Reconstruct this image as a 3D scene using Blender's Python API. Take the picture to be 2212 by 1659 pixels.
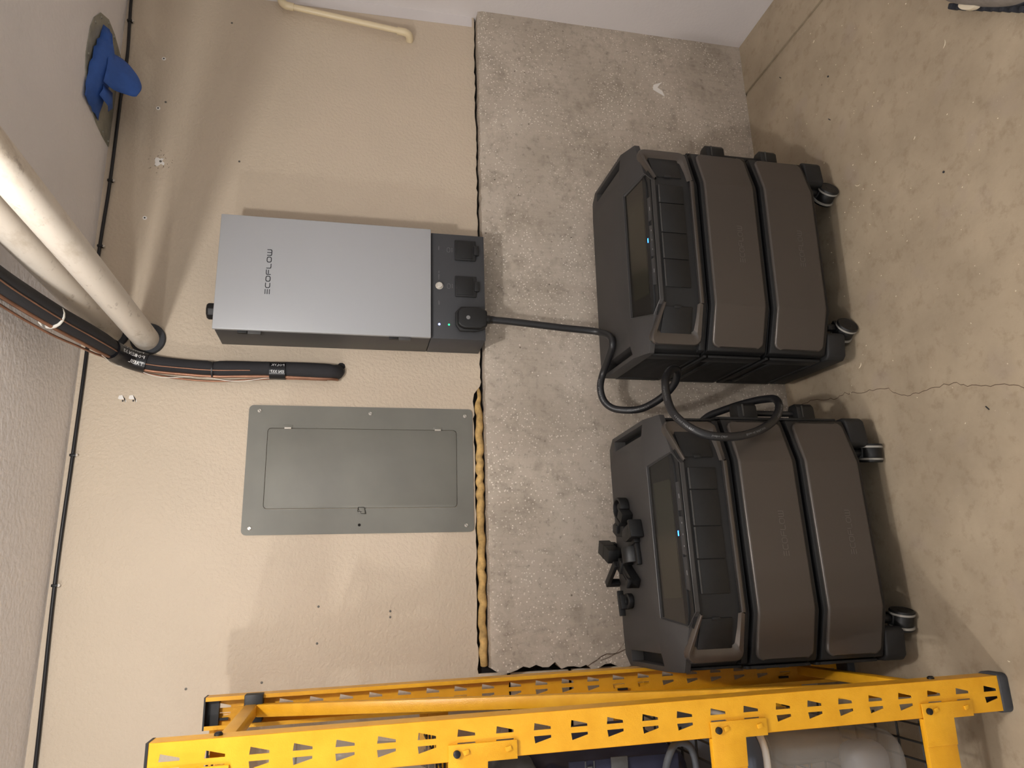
import bpy, bmesh, math, random
from mathutils import Vector, Matrix
random.seed(7)
for o in list(bpy.data.objects): bpy.data.objects.remove(o)
S = bpy.context.scene
COL = S.collection
# ---------------------------------------------------------------- camera (held sideways, so the picture lies on its side)
YAW, PIT, ROL, FPX = 0.27295, 0.21603, -0.02869, 1546.673
CAM = Vector((0.0, -2.28852, 1.53554))
cy, sy, cp, sp = math.cos(YAW), math.sin(YAW), math.cos(PIT), math.sin(PIT)
fwd = Vector((sy*cp, cy*cp, -sp)); right = Vector((cy, -sy, 0)); down = fwd.cross(right)
r2 = math.cos(ROL)*right + math.sin(ROL)*down
d2 = -math.sin(ROL)*right + math.cos(ROL)*down
cd = bpy.data.cameras.new('camera'); cam = bpy.data.objects.new('camera', cd); COL.objects.link(cam)
X, Y, Z = d2, r2, -fwd
cam.matrix_world = Matrix(((X.x, Y.x, Z.x, CAM.x), (X.y, Y.y, Z.y, CAM.y), (X.z, Y.z, Z.z, CAM.z), (0, 0, 0, 1)))
cd.sensor_fit = 'HORIZONTAL'; cd.sensor_width = 36.0; cd.lens = FPX/2212*36.0
cd.clip_start = 0.02; cd.clip_end = 60
S.camera = cam
# ---------------------------------------------------------------- light: two ceiling bulbs, plus uniform world ambient added to lift the ceiling
W = bpy.data.worlds.new('world'); S.world = W; W.use_nodes = True
W.node_tree.nodes['Background'].inputs[0].default_value = (1.0, 0.975, 0.955, 1)
W.node_tree.nodes['Background'].inputs[1].default_value = 0.42
def bulb(name, loc, power, col, rad):
    l = bpy.data.lights.new(name, 'POINT'); l.energy = power; l.color = col; l.shadow_soft_size = rad
    o = bpy.data.objects.new(name, l); COL.objects.link(o); o.location = loc
bulb('ceiling_bulb', (0.17, -1.50, 2.27), 26, (1.0, 0.972, 0.942), 0.04)
bulb('ceiling_bulb_left', (-1.6, -1.85, 2.12), 29, (1.0, 0.972, 0.942), 0.045)
S.view_settings.view_transform = 'Standard'; S.view_settings.look = 'None'
S.view_settings.gamma = 1.0; S.view_settings.use_curve_mapping = False
S.view_settings.exposure = 0.66
# ---------------------------------------------------------------- materials
def lin(c):
    return tuple(((x/255)/12.92 if x/255 <= .04045 else ((x/255+.055)/1.055)**2.4) for x in c)
MATS = {}
class NT:
    def __init__(s, name, rough=.6, metal=0.0, spec=.5):
        m = bpy.data.materials.new(name); m.use_nodes = True
        s.m = m; s.t = m.node_tree; s.b = s.t.nodes['Principled BSDF']
        s.b.inputs['Roughness'].default_value = rough; s.b.inputs['Metallic'].default_value = metal
        s.b.inputs['Specular IOR Level'].default_value = spec
        MATS[name] = m; s.h = None; s._c = None
    def n(s, typ, **kw):
        nd = s.t.nodes.new(typ)
        for k, v in kw.items(): setattr(nd, k, v)
        return nd
    def link(s, a, b): s.t.links.new(a, b)
    def coord(s, scale=(1, 1, 1)):
        if s._c is None: s._c = s.n('ShaderNodeTexCoord')
        mp = s.n('ShaderNodeMapping'); s.link(s._c.outputs['Object'], mp.inputs[0]); mp.inputs['Scale'].default_value = scale
        return mp.outputs[0]
    def noise(s, scale, detail=4, rough=.55, st=(1, 1, 1)):
        nd = s.n('ShaderNodeTexNoise'); s.link(s.coord(st), nd.inputs['Vector'])
        nd.inputs['Scale'].default_value = scale; nd.inputs['Detail'].default_value = detail; nd.inputs['Roughness'].default_value = rough
        return nd.outputs['Fac']
    def voro(s, scale, feat='F1', st=(1, 1, 1), rnd=1.0):
        nd = s.n('ShaderNodeTexVoronoi'); nd.feature = feat; s.link(s.coord(st), nd.inputs['Vector'])
        nd.inputs['Scale'].default_value = scale; nd.inputs['Randomness'].default_value = rnd
        return nd
    def ramp(s, fac, stops):
        nd = s.n('ShaderNodeValToRGB'); s.link(fac, nd.inputs[0]); e = nd.color_ramp.elements
        while len(e) < len(stops): e.new(.5)
        for i, (p, c) in enumerate(stops):
            e[i].position = p; e[i].color = (c, c, c, 1) if isinstance(c, (int, float)) else (*c, 1)
        return nd.outputs[0]
    def mix(s, fac, a, b, mode='MIX'):
        nd = s.n('ShaderNodeMix', data_type='RGBA', blend_type=mode)
        for v, i in ((fac, 0), (a, 6), (b, 7)):
            if isinstance(v, bpy.types.NodeSocket): s.link(v, nd.inputs[i])
            elif isinstance(v, (int, float)): nd.inputs[i].default_value = v if i == 0 else (v, v, v, 1)
            else: nd.inputs[i].default_value = (*v, 1)
        return nd.outputs[2]
    def math(s, op, a, b=0.0):
        nd = s.n('ShaderNodeMath', operation=op)
        for v, i in ((a, 0), (b, 1)):
            if isinstance(v, bpy.types.NodeSocket): s.link(v, nd.inputs[i])
            else: nd.inputs[i].default_value = v
        return nd.outputs[0]
    def color(s, v):
        if isinstance(v, bpy.types.NodeSocket): s.link(v, s.b.inputs['Base Color'])
        else: s.b.inputs['Base Color'].default_value = (*v, 1)
        return s
    def rough(s, v): s.link(v, s.b.inputs['Roughness']); return s
    def bump(s, h, strength=.3, dist=.002):
        nd = s.n('ShaderNodeBump'); nd.inputs['Strength'].default_value = strength; nd.inputs['Distance'].default_value = dist
        s.link(h, nd.inputs['Height'])
        if s.h is not None: s.link(s.h, nd.inputs['Normal'])
        s.h = nd.outputs[0]; s.link(s.h, s.b.inputs['Normal']); return s
def simple(name, rgb, rough=.5, metal=0.0, var=.0, scale=8, bump=0.0, bscale=200, spec=.5):
    k = NT(name, rough, metal, spec); c = lin(rgb)
    if var: k.color(k.mix(k.ramp(k.noise(scale), [(.3, 0.0), (.7, 1.0)]), tuple(x*(1-var) for x in c), tuple(min(1, x*(1+var*.6)) for x in c)))
    else: k.color(c)
    if bump: k.bump(k.noise(bscale, 2), bump, .001)
    return k
def emis(name, rgb, st):
    k = NT(name); k.color((0, 0, 0)); k.b.inputs['Emission Color'].default_value = (*lin(rgb), 1); k.b.inputs['Emission Strength'].default_value = st
# painted drywall, orange peel
def drywall(name, rgb, amp, sc):
    k = NT(name, .55, 0, .35); c = lin(rgb)
    big = k.ramp(k.noise(2.2, 3), [(.35, 0.0), (.7, 1.0)])
    col = k.mix(big, tuple(x*.93 for x in c), c)
    smudge = k.ramp(k.noise(5, 6, .7), [(.60, 0.0), (.78, .16)])
    col = k.mix(smudge, col, tuple(x*.55 for x in c))
    tiny = k.ramp(k.voro(26).outputs['Distance'], [(.012, 1.0), (.022, 0.0)])
    sel = k.ramp(k.noise(3.1, 2), [(.55, 0.0), (.6, 1.0)])
    col = k.mix(k.math('MULTIPLY', k.math('MULTIPLY', tiny, sel), .6), col, lin((90, 70, 55)))
    k.color(col)
    k.bump(k.ramp(k.noise(sc, 2, .5), [(.35, 0.0), (.62, 1.0)]), amp, .0022)
    return k
drywall('beige_drywall', (206, 190, 169), .38, 95)
drywall('white_drywall', (222, 216, 214), .10, 80)
drywall('ceiling_drywall', (242, 238, 237), .32, 70)
# board-formed concrete
k = NT('concrete', .75, 0, .3)
c0 = k.mix(k.ramp(k.noise(3.5, 6, .65), [(.3, 0.0), (.7, 1.0)]), lin((164, 153, 139)), lin((200, 188, 173)))
c0 = k.mix(k.ramp(k.noise(14, 5, .7), [(.48, 0.0), (.72, .6)]), c0, lin((112, 100, 86)))
c0 = k.mix(k.ramp(k.noise(55, 4, .7), [(.55, 0.0), (.75, .6)]), c0, lin((98, 88, 76)))
grain = k.noise(6, 5, .6, (16, 16, 1.2))
c0 = k.mix(k.ramp(grain, [(.4, 0.0), (.7, .28)]), c0, lin((196, 184, 168)))
pit = k.ramp(k.voro(24).outputs['Distance'], [(.05, 1.0), (.10, 0.0)])
psel = k.ramp(k.noise(9, 2), [(.52, 0.0), (.60, 1.0)])
pits = k.math('MULTIPLY', pit, psel)
c0 = k.mix(k.math('MULTIPLY', pits, .75), c0, lin((72, 62, 52)))
spk = k.ramp(k.voro(95).outputs['Distance'], [(.16, 1.0), (.26, 0.0)])
ssel = k.ramp(k.noise(5, 3, .6), [(.40, 0.0), (.56, 1.0)])
spk2 = k.ramp(k.voro(38).outputs['Distance'], [(.07, 1.0), (.12, 0.0)])
sp_ = k.math('MAXIMUM', k.math('MULTIPLY', spk, ssel), k.math('MULTIPLY', spk2, k.ramp(k.noise(3, 2), [(.5, 0.0), (.55, 1.0)])))
c0 = k.mix(k.math('MULTIPLY', sp_, .85), c0, lin((238, 231, 220)))
k.color(c0); k.bump(pits, -.8, .004); k.bump(grain, .3, .003); k.bump(k.noise(120, 4), .35, .0012)
k.rough(k.mix(sp_, .75, .45))
# garage slab
k = NT('floor_concrete', .62, 0, .35)
c0 = k.mix(k.ramp(k.noise(2.6, 6, .62), [(.3, 0.0), (.72, 1.0)]), lin((150, 135, 114)), lin((182, 166, 142)))
c0 = k.mix(k.ramp(k.noise(22, 5, .7), [(.52, 0.0), (.74, .5)]), c0, lin((120, 101, 78)))
c0 = k.mix(k.ramp(k.noise(7, 3, .5), [(.6, 0.0), (.75, .4)]), c0, lin((158, 143, 132)))
ss = k.math('MULTIPLY', k.ramp(k.voro(14).outputs['Distance'], [(.02, 1.0), (.06, 0.0)]), k.ramp(k.noise(3, 2), [(.55, 0.0), (.6, .8)]))
c0 = k.mix(ss, c0, lin((92, 76, 60)))
ws = k.math('MULTIPLY', k.ramp(k.voro(75).outputs['Distance'], [(.05, 1.0), (.09, 0.0)]), k.ramp(k.noise(6, 3), [(.56, 0.0), (.64, .7)]))
c0 = k.mix(ws, c0, lin((222, 208, 186)))
k.color(c0); k.bump(k.noise(60, 5, .6), .35, .002); k.bump(k.noise(8, 4), .25, .004)
simple('crack_dark', (84, 66, 50), .9); simple('dark_gap', (22, 19, 17), .95)
k = simple('insulation', (196, 162, 104), .95, 0, .45, 40, .9, 120)
# dirty white pipe
k = NT('pipe_white', .42, 0, .5); c = lin((228, 219, 206))
d1 = k.ramp(k.noise(11, 6, .7, (1, .45, 1)), [(.50, 0.0), (.66, .5)])
d2_ = k.ramp(k.noise(38, 5, .7, (1, .6, 1)), [(.60, 0.0), (.70, .45)])
k.color(k.mix(d2_, k.mix(d1, c, lin((176, 158, 132))), lin((128, 110, 92)))); k.bump(k.noise(40, 3), .08, .002)
simple('pvc_cream', (226, 208, 172), .35, 0, .04, 12)
simple('rubber_collar', (62, 64, 68), .8, 0, .25, 25)
simple('foam_black', (38, 37, 40), .85, 0, .12, 18, .25, 120)
simple('black_cable', (24, 24, 27), .45)
simple('black_jacket', (30, 30, 32), .42, 0, .1, 30)
simple('tape_black', (16, 16, 20), .3)
k = simple('copper', (146, 106, 84), .42, .6, .3, 14)
simple('white_ink', (225, 225, 225), .6); simple('zip_tie', (226, 222, 212), .45)
k = NT('galvanised', .5, .45); k.color(k.mix(k.ramp(k.noise(14, 5, .7), [(.3, 0.0), (.7, 1.0)]), lin((138, 138, 126)), lin((178, 177, 165))))
simple('blue_tape', (52, 94, 172), .7, 0, .12, 30, .2, 160)
# metals and plastics
k = NT('silver_cover', .45, .35); k.color(lin((176, 178, 181))); k.bump(k.noise(900, 1), .04, .0003)
simple('slate_metal', (74, 73, 72), .5, .25); simple('slate_face', (60, 61, 64), .55, .1)
simple('logo_dark', (52, 54, 60), .5); simple('steel', (214, 208, 198), .3, .55)
simple('black_plastic', (17, 17, 18), .5, 0, .08, 20); simple('gloss_black', (18, 18, 18), .5)
simple('soft_black', (25, 25, 26), .6, 0, .05, 20, .1, 700)
simple('shell_grey', (54, 52, 51), .55, 0, .04, 10, .12, 800)
k = NT('taupe_metal', .36, .45); k.color(lin((84, 78, 73))); k.bump(k.noise(1200, 1), .05, .0003)
k = NT('bezel_metal', .3, .75); k.color(lin((98, 93, 89)))
simple('logo_taupe', (108, 101, 95), .5, .3)
k = simple('screen_glass', (38, 36, 33), .14)
simple('screen_off', (46, 44, 37), .14)
simple('button_grey', (52, 52, 53), .4); simple('seam_glint_grey', (72, 71, 70), .4, .2)  # second grey also paints highlights on the screen edge and shutter ledges
simple('label_grey', (125, 125, 125), .6)
emis('led_blue', (40, 120, 255), 6.0); emis('led_white_blue', (150, 165, 255), 3.5); emis('led_green', (40, 230, 130), 2.2)
simple('wheel_grey', (150, 146, 138), .6)
k = NT('panel_grey', .55, .1)
c0 = k.mix(k.ramp(k.noise(6, 4), [(.3, 0.0), (.7, 1.0)]), lin((112, 111, 104)), lin((122, 121, 113)))
scr = k.ramp(k.voro(40, st=(1, 1, .3)).outputs['Distance'], [(.02, 1.0), (.035, 0.0)])
c0 = k.mix(k.math('MULTIPLY', k.math('MULTIPLY', scr, k.ramp(k.noise(4, 2), [(.6, 0.0), (.66, 1.0)])), .6), c0, lin((205, 203, 195)))
k.color(c0); k.bump(k.noise(5, 3), .15, .004)
# yellow powder coat
k = NT('rack_yellow', .34, 0, .5); k.color(k.mix(k.ramp(k.noise(18, 3), [(.3, 0.0), (.7, 1.0)]), lin((224, 160, 26)), lin((238, 176, 40))))
k.bump(k.noise(420, 2, .5), .35, .0012)
simple('bin_clear', (168, 165, 160), .3); b = MATS['bin_clear'].node_tree.nodes['Principled BSDF']
b.inputs['Alpha'].default_value = .45; b.inputs['Roughness'].default_value = .22
simple('bin_lid', (104, 112, 124), .4); simple('bin_blue', (112, 126, 152), .6, 0, .2, 9); simple('bin_rim', (202, 196, 186), .3)
simple('bin_tan', (160, 138, 112), .7, 0, .2, 9)
simple('bag_white', (224, 222, 224), .7, 0, .06, 9, .5, 30); simple('navy_cloth', (30, 33, 56), .85, 0, .15, 20, .4, 500)
simple('grey_cloth', (74, 75, 76), .9, 0, .15, 30, .5, 600); simple('strap_grey', (64, 66, 70), .7)
simple('shoe_dark', (44, 46, 54), .8, 0, .2, 40); simple('shoe_grey', (136, 128, 120), .85, 0, .15, 60); simple('shoe_cream', (226, 214, 190), .6)
simple('strap_pale', (150, 150, 154), .4); simple('splinter', (232, 220, 196), .7); simple('grit_dark', (40, 40, 44), .8)
simple('wall_chip', (238, 234, 228), .8); simple('anchor_grey', (110, 106, 100), .6, .4)
simple('brown_card', (112, 84, 58), .8, 0, .15, 12)
# ---------------------------------------------------------------- mesh helpers
def V(*a): return Vector(a)
class MB:
    def __init__(s, off=(0, 0, 0)): s.v = []; s.f = []; s.o = Vector(off)
    def add(s, vs, fs):
        b = len(s.v); s.v += [Vector(p)-s.o for p in vs]; s.f += [tuple(b+i for i in f) for f in fs]; return s
    def box(s, x0, x1, y0, y1, z0, z1):
        vs = [(x, y, z) for z in (z0, z1) for y in (y0, y1) for x in (x0, x1)]
        return s.add(vs, [(0, 2, 3, 1), (4, 5, 7, 6), (0, 1, 5, 4), (2, 6, 7, 3), (0, 4, 6, 2), (1, 3, 7, 5)])
    def obox(s, c, ax, hs):                       # oriented box: centre, three axes, half sizes
        c = Vector(c); A = [Vector(a).normalized()*h for a, h in zip(ax, hs)]
        vs = [c+A[0]*i+A[1]*j+A[2]*k_ for k_ in (-1, 1) for j in (-1, 1) for i in (-1, 1)]
        return s.add(vs, [(0, 2, 3, 1), (4, 5, 7, 6), (0, 1, 5, 4), (2, 6, 7, 3), (0, 4, 6, 2), (1, 3, 7, 5)])
    def bar(s, a, b, w, t, up=(0, 0, 1)):         # rectangular bar between two points
        a, b = Vector(a), Vector(b); d = (b-a); L = d.length; d.normalize()
        sd = d.cross(Vector(up)); sd.normalize(); u = sd.cross(d)
        return s.obox((a+b)/2, (d, sd, u), (L/2, w/2, t/2))
    def prism(s, poly, a, b, plane='xy'):
        def P(p, h):
            return {'xy': (p[0], p[1], h), 'xz': (p[0], h, p[1]), 'yz': (h, p[0], p[1])}[plane]
        n = len(poly); vs = [P(p, a) for p in poly]+[P(p, b) for p in poly]
        fs = [tuple(range(n))[::-1], tuple(range(n, 2*n))]+[(i, (i+1) % n, n+(i+1) % n, n+i) for i in range(n)]
        return s.add(vs, fs)
    def tube(s, pts, r, n=12, closed=False, cap=True):
        pts = [Vector(p) for p in pts]; m = len(pts); rs = r if isinstance(r, (list, tuple)) else [r]*m
        T = []
        for i in range(m):
            a = pts[i-1] if (i > 0 or closed) else pts[i]; b = pts[(i+1) % m] if (i < m-1 or closed) else pts[i]
            d = b-a; T.append(d.normalized())
        u = T[0].orthogonal().normalized(); vs = []; fs = []
        for i in range(m):
            u = (u-T[i]*u.dot(T[i])).normalized(); w = T[i].cross(u)
            for j in range(n):
                a = 2*math.pi*j/n; vs.append(pts[i]+(u*math.cos(a)+w*math.sin(a))*rs[i])
        for i in range(m if closed else m-1):
            for j in range(n):
                i2 = (i+1) % m; fs.append((i*n+j, i*n+(j+1) % n, i2*n+(j+1) % n, i2*n+j))
        if cap and not closed: fs += [tuple(range(n))[::-1], tuple(range((m-1)*n, m*n))]
        return s.add(vs, fs)
    def lathe(s, o, ax, prof, n=20, cap=True):    # prof: (radius, height along axis)
        o = Vector(o); ax = Vector(ax).normalized(); u = ax.orthogonal().normalized(); w = ax.cross(u); vs = []; fs = []
        for r, h in prof:
            for j in range(n):
                a = 2*math.pi*j/n; vs.append(o+ax*h+(u*math.cos(a)+w*math.sin(a))*r)
        for i in range(len(prof)-1):
            for j in range(n): fs.append((i*n+j, i*n+(j+1) % n, (i+1)*n+(j+1) % n, (i+1)*n+j))
        if cap: fs += [tuple(range(n))[::-1], tuple(range((len(prof)-1)*n, len(prof)*n))]
        return s.add(vs, fs)
    def grid(s, rows, closed=False):              # rows of points
        n = len(rows[0]); vs = [p for r in rows for p in r]; fs = []
        for i in range(len(rows)-1):
            for j in range(n if closed else n-1): fs.append((i*n+j, i*n+(j+1) % n, (i+1)*n+(j+1) % n, (i+1)*n+j))
        return s.add(vs, fs)
    def ball(s, c, r, n=10, sc=(1, 1, 1)):
        prof = []
        rows = []
        for i in range(n//2+1):
            t = math.pi*i/(n//2); rows.append([Vector(c)+Vector((math.sin(t)*math.cos(2*math.pi*j/n)*sc[0], math.sin(t)*math.sin(2*math.pi*j/n)*sc[1], math.cos(t)*sc[2]))*r for j in range(n)])
        return s.grid(rows, True)
    def build(s, name, mat, parent=None, bevel=0, seg=2, smooth=38, solid=0, kind=None, flat=False):
        me = bpy.data.meshes.new(name); me.from_pydata([tuple(p) for p in s.v], [], s.f); me.validate()
        bm = bmesh.new(); bm.from_mesh(me)
        bmesh.ops.remove_doubles(bm, verts=bm.verts, dist=1e-6)
        bmesh.ops.recalc_face_normals(bm, faces=bm.faces)
        if bevel:
            es = [e for e in bm.edges if len(e.link_faces) == 2 and e.calc_face_angle(0) > math.radians(28)]
            bmesh.ops.bevel(bm, geom=es, offset=bevel, segments=seg, profile=.5, affect='EDGES', clamp_overlap=True)
        bm.to_mesh(me); bm.free()
        me.shade_smooth(); me.set_sharp_from_angle(angle=math.radians(smooth))
        if flat: me.shade_flat()
        me.materials.append(MATS[mat])
        o = bpy.data.objects.new(name, me); COL.objects.link(o)
        if parent is not None: o.parent = parent
        if solid:
            md = o.modifiers.new('thick', 'SOLIDIFY'); md.thickness = solid; md.offset = 0
        if kind: o['kind'] = kind
        return o
def tag(o, label, cat, group=None):
    o['label'] = label; o['category'] = cat
    if group: o['group'] = group
    return o
def thing(name, label, cat, loc=(0, 0, 0), rz=0, group=None):
    o = bpy.data.objects.new(name, None); o.empty_display_size = .05; COL.objects.link(o)
    o.location = loc; o.rotation_euler = (0, 0, rz); return tag(o, label, cat, group)
def copy_tree(o, parent=None):
    c = o.copy(); COL.objects.link(c); c.parent = parent
    for ch in list(o.children): copy_tree(ch, c)
    return c
def struct(o): o['kind'] = 'structure'; return o
def cr(pts, sub=6, closed=False):                 # Catmull-Rom through points
    pts = [Vector(p) for p in pts]; n = len(pts); out = []
    for i in range(n if closed else n-1):
        p0 = pts[(i-1) % n] if (i > 0 or closed) else pts[0]*2-pts[1]
        p1, p2 = pts[i], pts[(i+1) % n]
        p3 = pts[(i+2) % n] if (i+2 < n or closed) else pts[-1]*2-pts[-2]
        for k_ in range(sub):
            t = k_/sub
            out.append(.5*((2*p1)+(-p0+p2)*t+(2*p0-5*p1+4*p2-p3)*t*t+(-p0+3*p1-3*p2+p3)*t**3))
    if not closed: out.append(pts[-1])
    return out
def rrect(x0, x1, z0, z1, r, n=5):
    out = []
    for cx, cz, a0 in ((x1-r, z1-r, 0), (x0+r, z1-r, 90), (x0+r, z0+r, 180), (x1-r, z0+r, 270)):
        for i in range(n+1):
            a = math.radians(a0+90*i/n); out.append((cx+r*math.cos(a), cz+r*math.sin(a)))
    return out
# the square brand lettering, as strokes on a 1-high cell
LET = {'E': [[(0, 1), (.9, 1)], [(0, .5), (.9, .5)], [(0, 0), (.9, 0)]],
 'C': [[(.95, 1), (.3, 1), (.08, .9), (0, .7), (0, .3), (.08, .1), (.3, 0), (.95, 0)]],
 'O': [[(.3, 1), (.75, 1), (.97, .9), (1.05, .7), (1.05, .3), (.97, .1), (.75, 0), (.3, 0), (.08, .1), (0, .3), (0, .7), (.08, .9), (.3, 1)]],
 'F': [[(.95, 1), (.25, 1), (.05, .93), (0, .75), (0, 0)], [(.2, .5), (.9, .5)]],
 'L': [[(0, 1), (0, .25), (.05, .07), (.25, 0), (.9, 0)]],
 'W': [[(0, 1), (0, .25), (.05, .07), (.25, 0), (.95, 0), (1.15, .07), (1.2, .25), (1.2, 1)], [(.6, 1), (.6, .05)]]}
def letters(mb, text, org, ex, ez, h, total, st, nrm, t=.0006):
    org, ex, ez, nrm = Vector(org), Vector(ex).normalized(), Vector(ez).normalized(), Vector(nrm).normalized()
    wd = {'E': .9, 'C': .95, 'O': 1.05, 'F': .95, 'L': .9, 'W': 1.2}
    raw = sum(wd[c] for c in text)+.38*(len(text)-1); k_ = total/raw; x = 0
    for c in text:
        for pl in LET[c]:
            P = [org+ex*((x+p[0])*k_)+ez*(p[1]*h) for p in pl]
            for a, b in zip(P[:-1], P[1:]):
                d = (b-a).normalized(); mb.obox((a+b)/2+nrm*t/2, (d, nrm.cross(d), nrm), ((b-a).length/2+st*.35, st/2, t/2))
        x += wd[c]+.38
    return mb
def text_mesh(txt):                                # glyph outlines as flat verts / faces, height about 1
    cu = bpy.data.curves.new('t', 'FONT'); cu.body = txt; cu.size = 1.35; cu.resolution_u = 1
    o = bpy.data.objects.new('t', cu); COL.objects.link(o)
    dg = bpy.context.evaluated_depsgraph_get(); me = o.evaluated_get(dg).to_mesh()
    vs = [v.co.copy() for v in me.vertices]; fs = [tuple(p.vertices) for p in me.polygons]
    o.evaluated_get(dg).to_mesh_clear(); bpy.data.objects.remove(o); bpy.data.curves.remove(cu)
    return vs, fs
def text_on_tube(mb, txt, path, r, s0, h, ang, up):
    vs, fs = text_mesh(txt); L = [0]
    for a, b in zip(path[:-1], path[1:]): L.append(L[-1]+(b-a).length)
    out = []
    for v in vs:
        s = s0+v.x*h; i = 0
        while i < len(L)-2 and L[i+1] < s: i += 1
        T = (path[i+1]-path[i]).normalized(); p = path[i]+T*(s-L[i])
        n0 = Vector(up); n0 = (n0-T*n0.dot(T)).normalized(); b_ = n0.cross(T)
        a = ang+(v.y-.5)*h/r
        out.append(p+(n0*math.cos(a)-b_*math.sin(a))*(r+.0003))
    return mb.add(out, fs)
def text_flat(mb, txt, org, ex, ey, h):
    vs, fs = text_mesh(txt); ex, ey = Vector(ex).normalized(), Vector(ey).normalized(); org = Vector(org)
    return mb.add([org+ex*(v.x*h)+ey*(v.y*h) for v in vs], fs)
# ---------------------------------------------------------------- the room
WX, HZ, HC, YC = 2.122, 2.3475, 1.115, -.040       # right wall, ceiling, top and face of the concrete footing wall
XL, YF = -2.8, -3.0
XE = -.272                                         # broken left end of the concrete
fl = MB(); fl.box(XL, 1.884, YF, .3, -.1, 0); fl.box(1.900, WX+.05, YF, .3, -.1, .0015)
fl.box(1.884, 1.900, YF, .3, -.1, -.007)
floor = struct(fl.build('floor', 'floor_concrete', bevel=.0015, seg=1))
ck = [(0.563, -.06), (0.563, -.124), (.565, -.188), (.545, -.267), (.537, -.313), (.543, -.349), (.528, -.423), (.522, -.474), (.51, -.54), (.488, -.563), (.47, -.605), (.468, -.648), (.466, -.706), (.464, -.769), (.446, -.809), (.428, -.862), (.42, -.914), (.398, -.961), (.385, -1.05), (.36, -1.2)]
pp = []
for a, b in zip(ck[:-1], ck[1:]):
    for i in range(4):
        t = i/4; pp.append((a[0]+(b[0]-a[0])*t+random.uniform(-.004, .004), a[1]+(b[1]-a[1])*t))
m = MB()
m.grid([[(x-w, y, .0004) for x, y in pp] for w in (.0009, -.0009)])
m.build('crack', 'crack_dark', floor)
struct(MB().box(XL, WX+.1, YF, .1, HZ, HZ+.1).build('ceiling', 'ceiling_drywall'))
struct(MB().box(WX, WX+.1, YF, .1, 0, HZ).build('wall_right', 'white_drywall'))
# back wall: drywall with a ragged lower edge
edge = []
x = WX
while x > XE:
    base = 1.1225 if x > .62 else 1.147
    edge.append((x, base+random.uniform(-.0025, .003))); x -= random.uniform(.012, .03)
edge.append((XE, 1.146))
poly = [(XL, HZ), (WX, HZ)]+edge+[(XE, 1.058), (XL, 1.058)]
wb = struct(MB().prism(poly, 0, .013, 'xz').build('wall_back', 'beige_drywall'))
m = MB(); m.box(XL, XE-.002, .001, .013, .862, 1.046); m.build('drywall_piece', 'beige_drywall', wb, bevel=.002)
m = MB(); m.box(XL, XE-.002, .001, .013, .0, .852); m.build('drywall_piece', 'beige_drywall', wb, bevel=.002)
struct(MB().box(XL, WX, .02, .1, 0, HZ).build('wall_cavity', 'dark_gap'))
struct(MB().prism([(2.078, 1.13), (2.074, 1.4), (2.071, 1.7), (2.074, 2.0), (2.072, HZ), (WX, HZ), (WX, 1.13)], -.0012, .0, 'xz').build('trim_corner', 'white_drywall'))
# concrete footing wall
nx, nz = 110, 56
def cz(i, j):
    x = XE+(WX-XE)*i/nx; z = HC*j/nz; y = YC+.0012*math.sin(x*13+z*7)*math.sin(z*11)
    if i == 0: x += random.uniform(-.004, .014); 
    if i == 0 and z > .84: x += random.uniform(0, .02)
    if j == nz: y += .004+random.uniform(0, .003); z += -.002+random.uniform(-.0025, .002)
    return (x, y, z)
m = MB(); rows = [[cz(i, j) for i in range(nx+1)] for j in range(nz+1)]; m.grid(rows)
top = [(p[0], .02, p[2]+.001) for p in rows[-1]]; m.grid([rows[-1], top])
left = [r[0] for r in rows]; m.grid([left, [(p[0]+.004, .02, p[2]) for p in left]])
wl = struct(m.build('wall_lower', 'concrete', smooth=50))
m = MB(); cpth = [(-.265, .815), (-.256, .80), (-.247, .781), (-.238, .768), (-.231, .749), (-.2325, .73), (-.23, .711), (-.222, .69), (-.215, .66)]
m.grid([[(x+w, YC-.0016, z) for x, z in cpth] for w in (-.0012, .0012)])
m.grid([[(x-.01+w, YC-.0016, z) for x, z in [(-.24, .77), (-.232, .745), (-.222, .72), (-.205, .70), (-.19, .69)]] for w in (-.0007, .0007)])
m.build('crack', 'crack_dark', wl)
m = MB(); m.prism([(1.478, .352), (1.452, .372), (1.437, .352), (1.415, .345), (1.43, .375), (1.44, .392), (1.462, .388)], YC-.0022, YC-.0008, 'xz')
m.v = [Vector((v.x+.42, v.y, v.z+.02)) for v in m.v]; m.build('paint_smear', 'wall_chip', wl)
# batting showing in the gap above the concrete
m = MB(); pts = []; rr = []
xs = .63
while xs > XE+.004:
    pts.append((xs, .005+random.uniform(-.003, .003), 1.129+random.uniform(-.003, .004))); f = min(1, (.64-xs)/.12)
    rr.append(.004+f*.0085+random.uniform(-.0016, .0016)); xs -= .02
pc_ = cr(pts, 4); m.tube(pc_, [rr[min(len(rr)-1, i//4)]*(1-(i % 4)/4)+rr[min(len(rr)-1, i//4+1)]*((i % 4)/4) for i in range(len(pc_))], 10)
ins = tag(m.build('insulation_batt', 'insulation'), 'strip of yellow insulation showing in the gap under the grey breaker panel', 'insulation')
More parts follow.
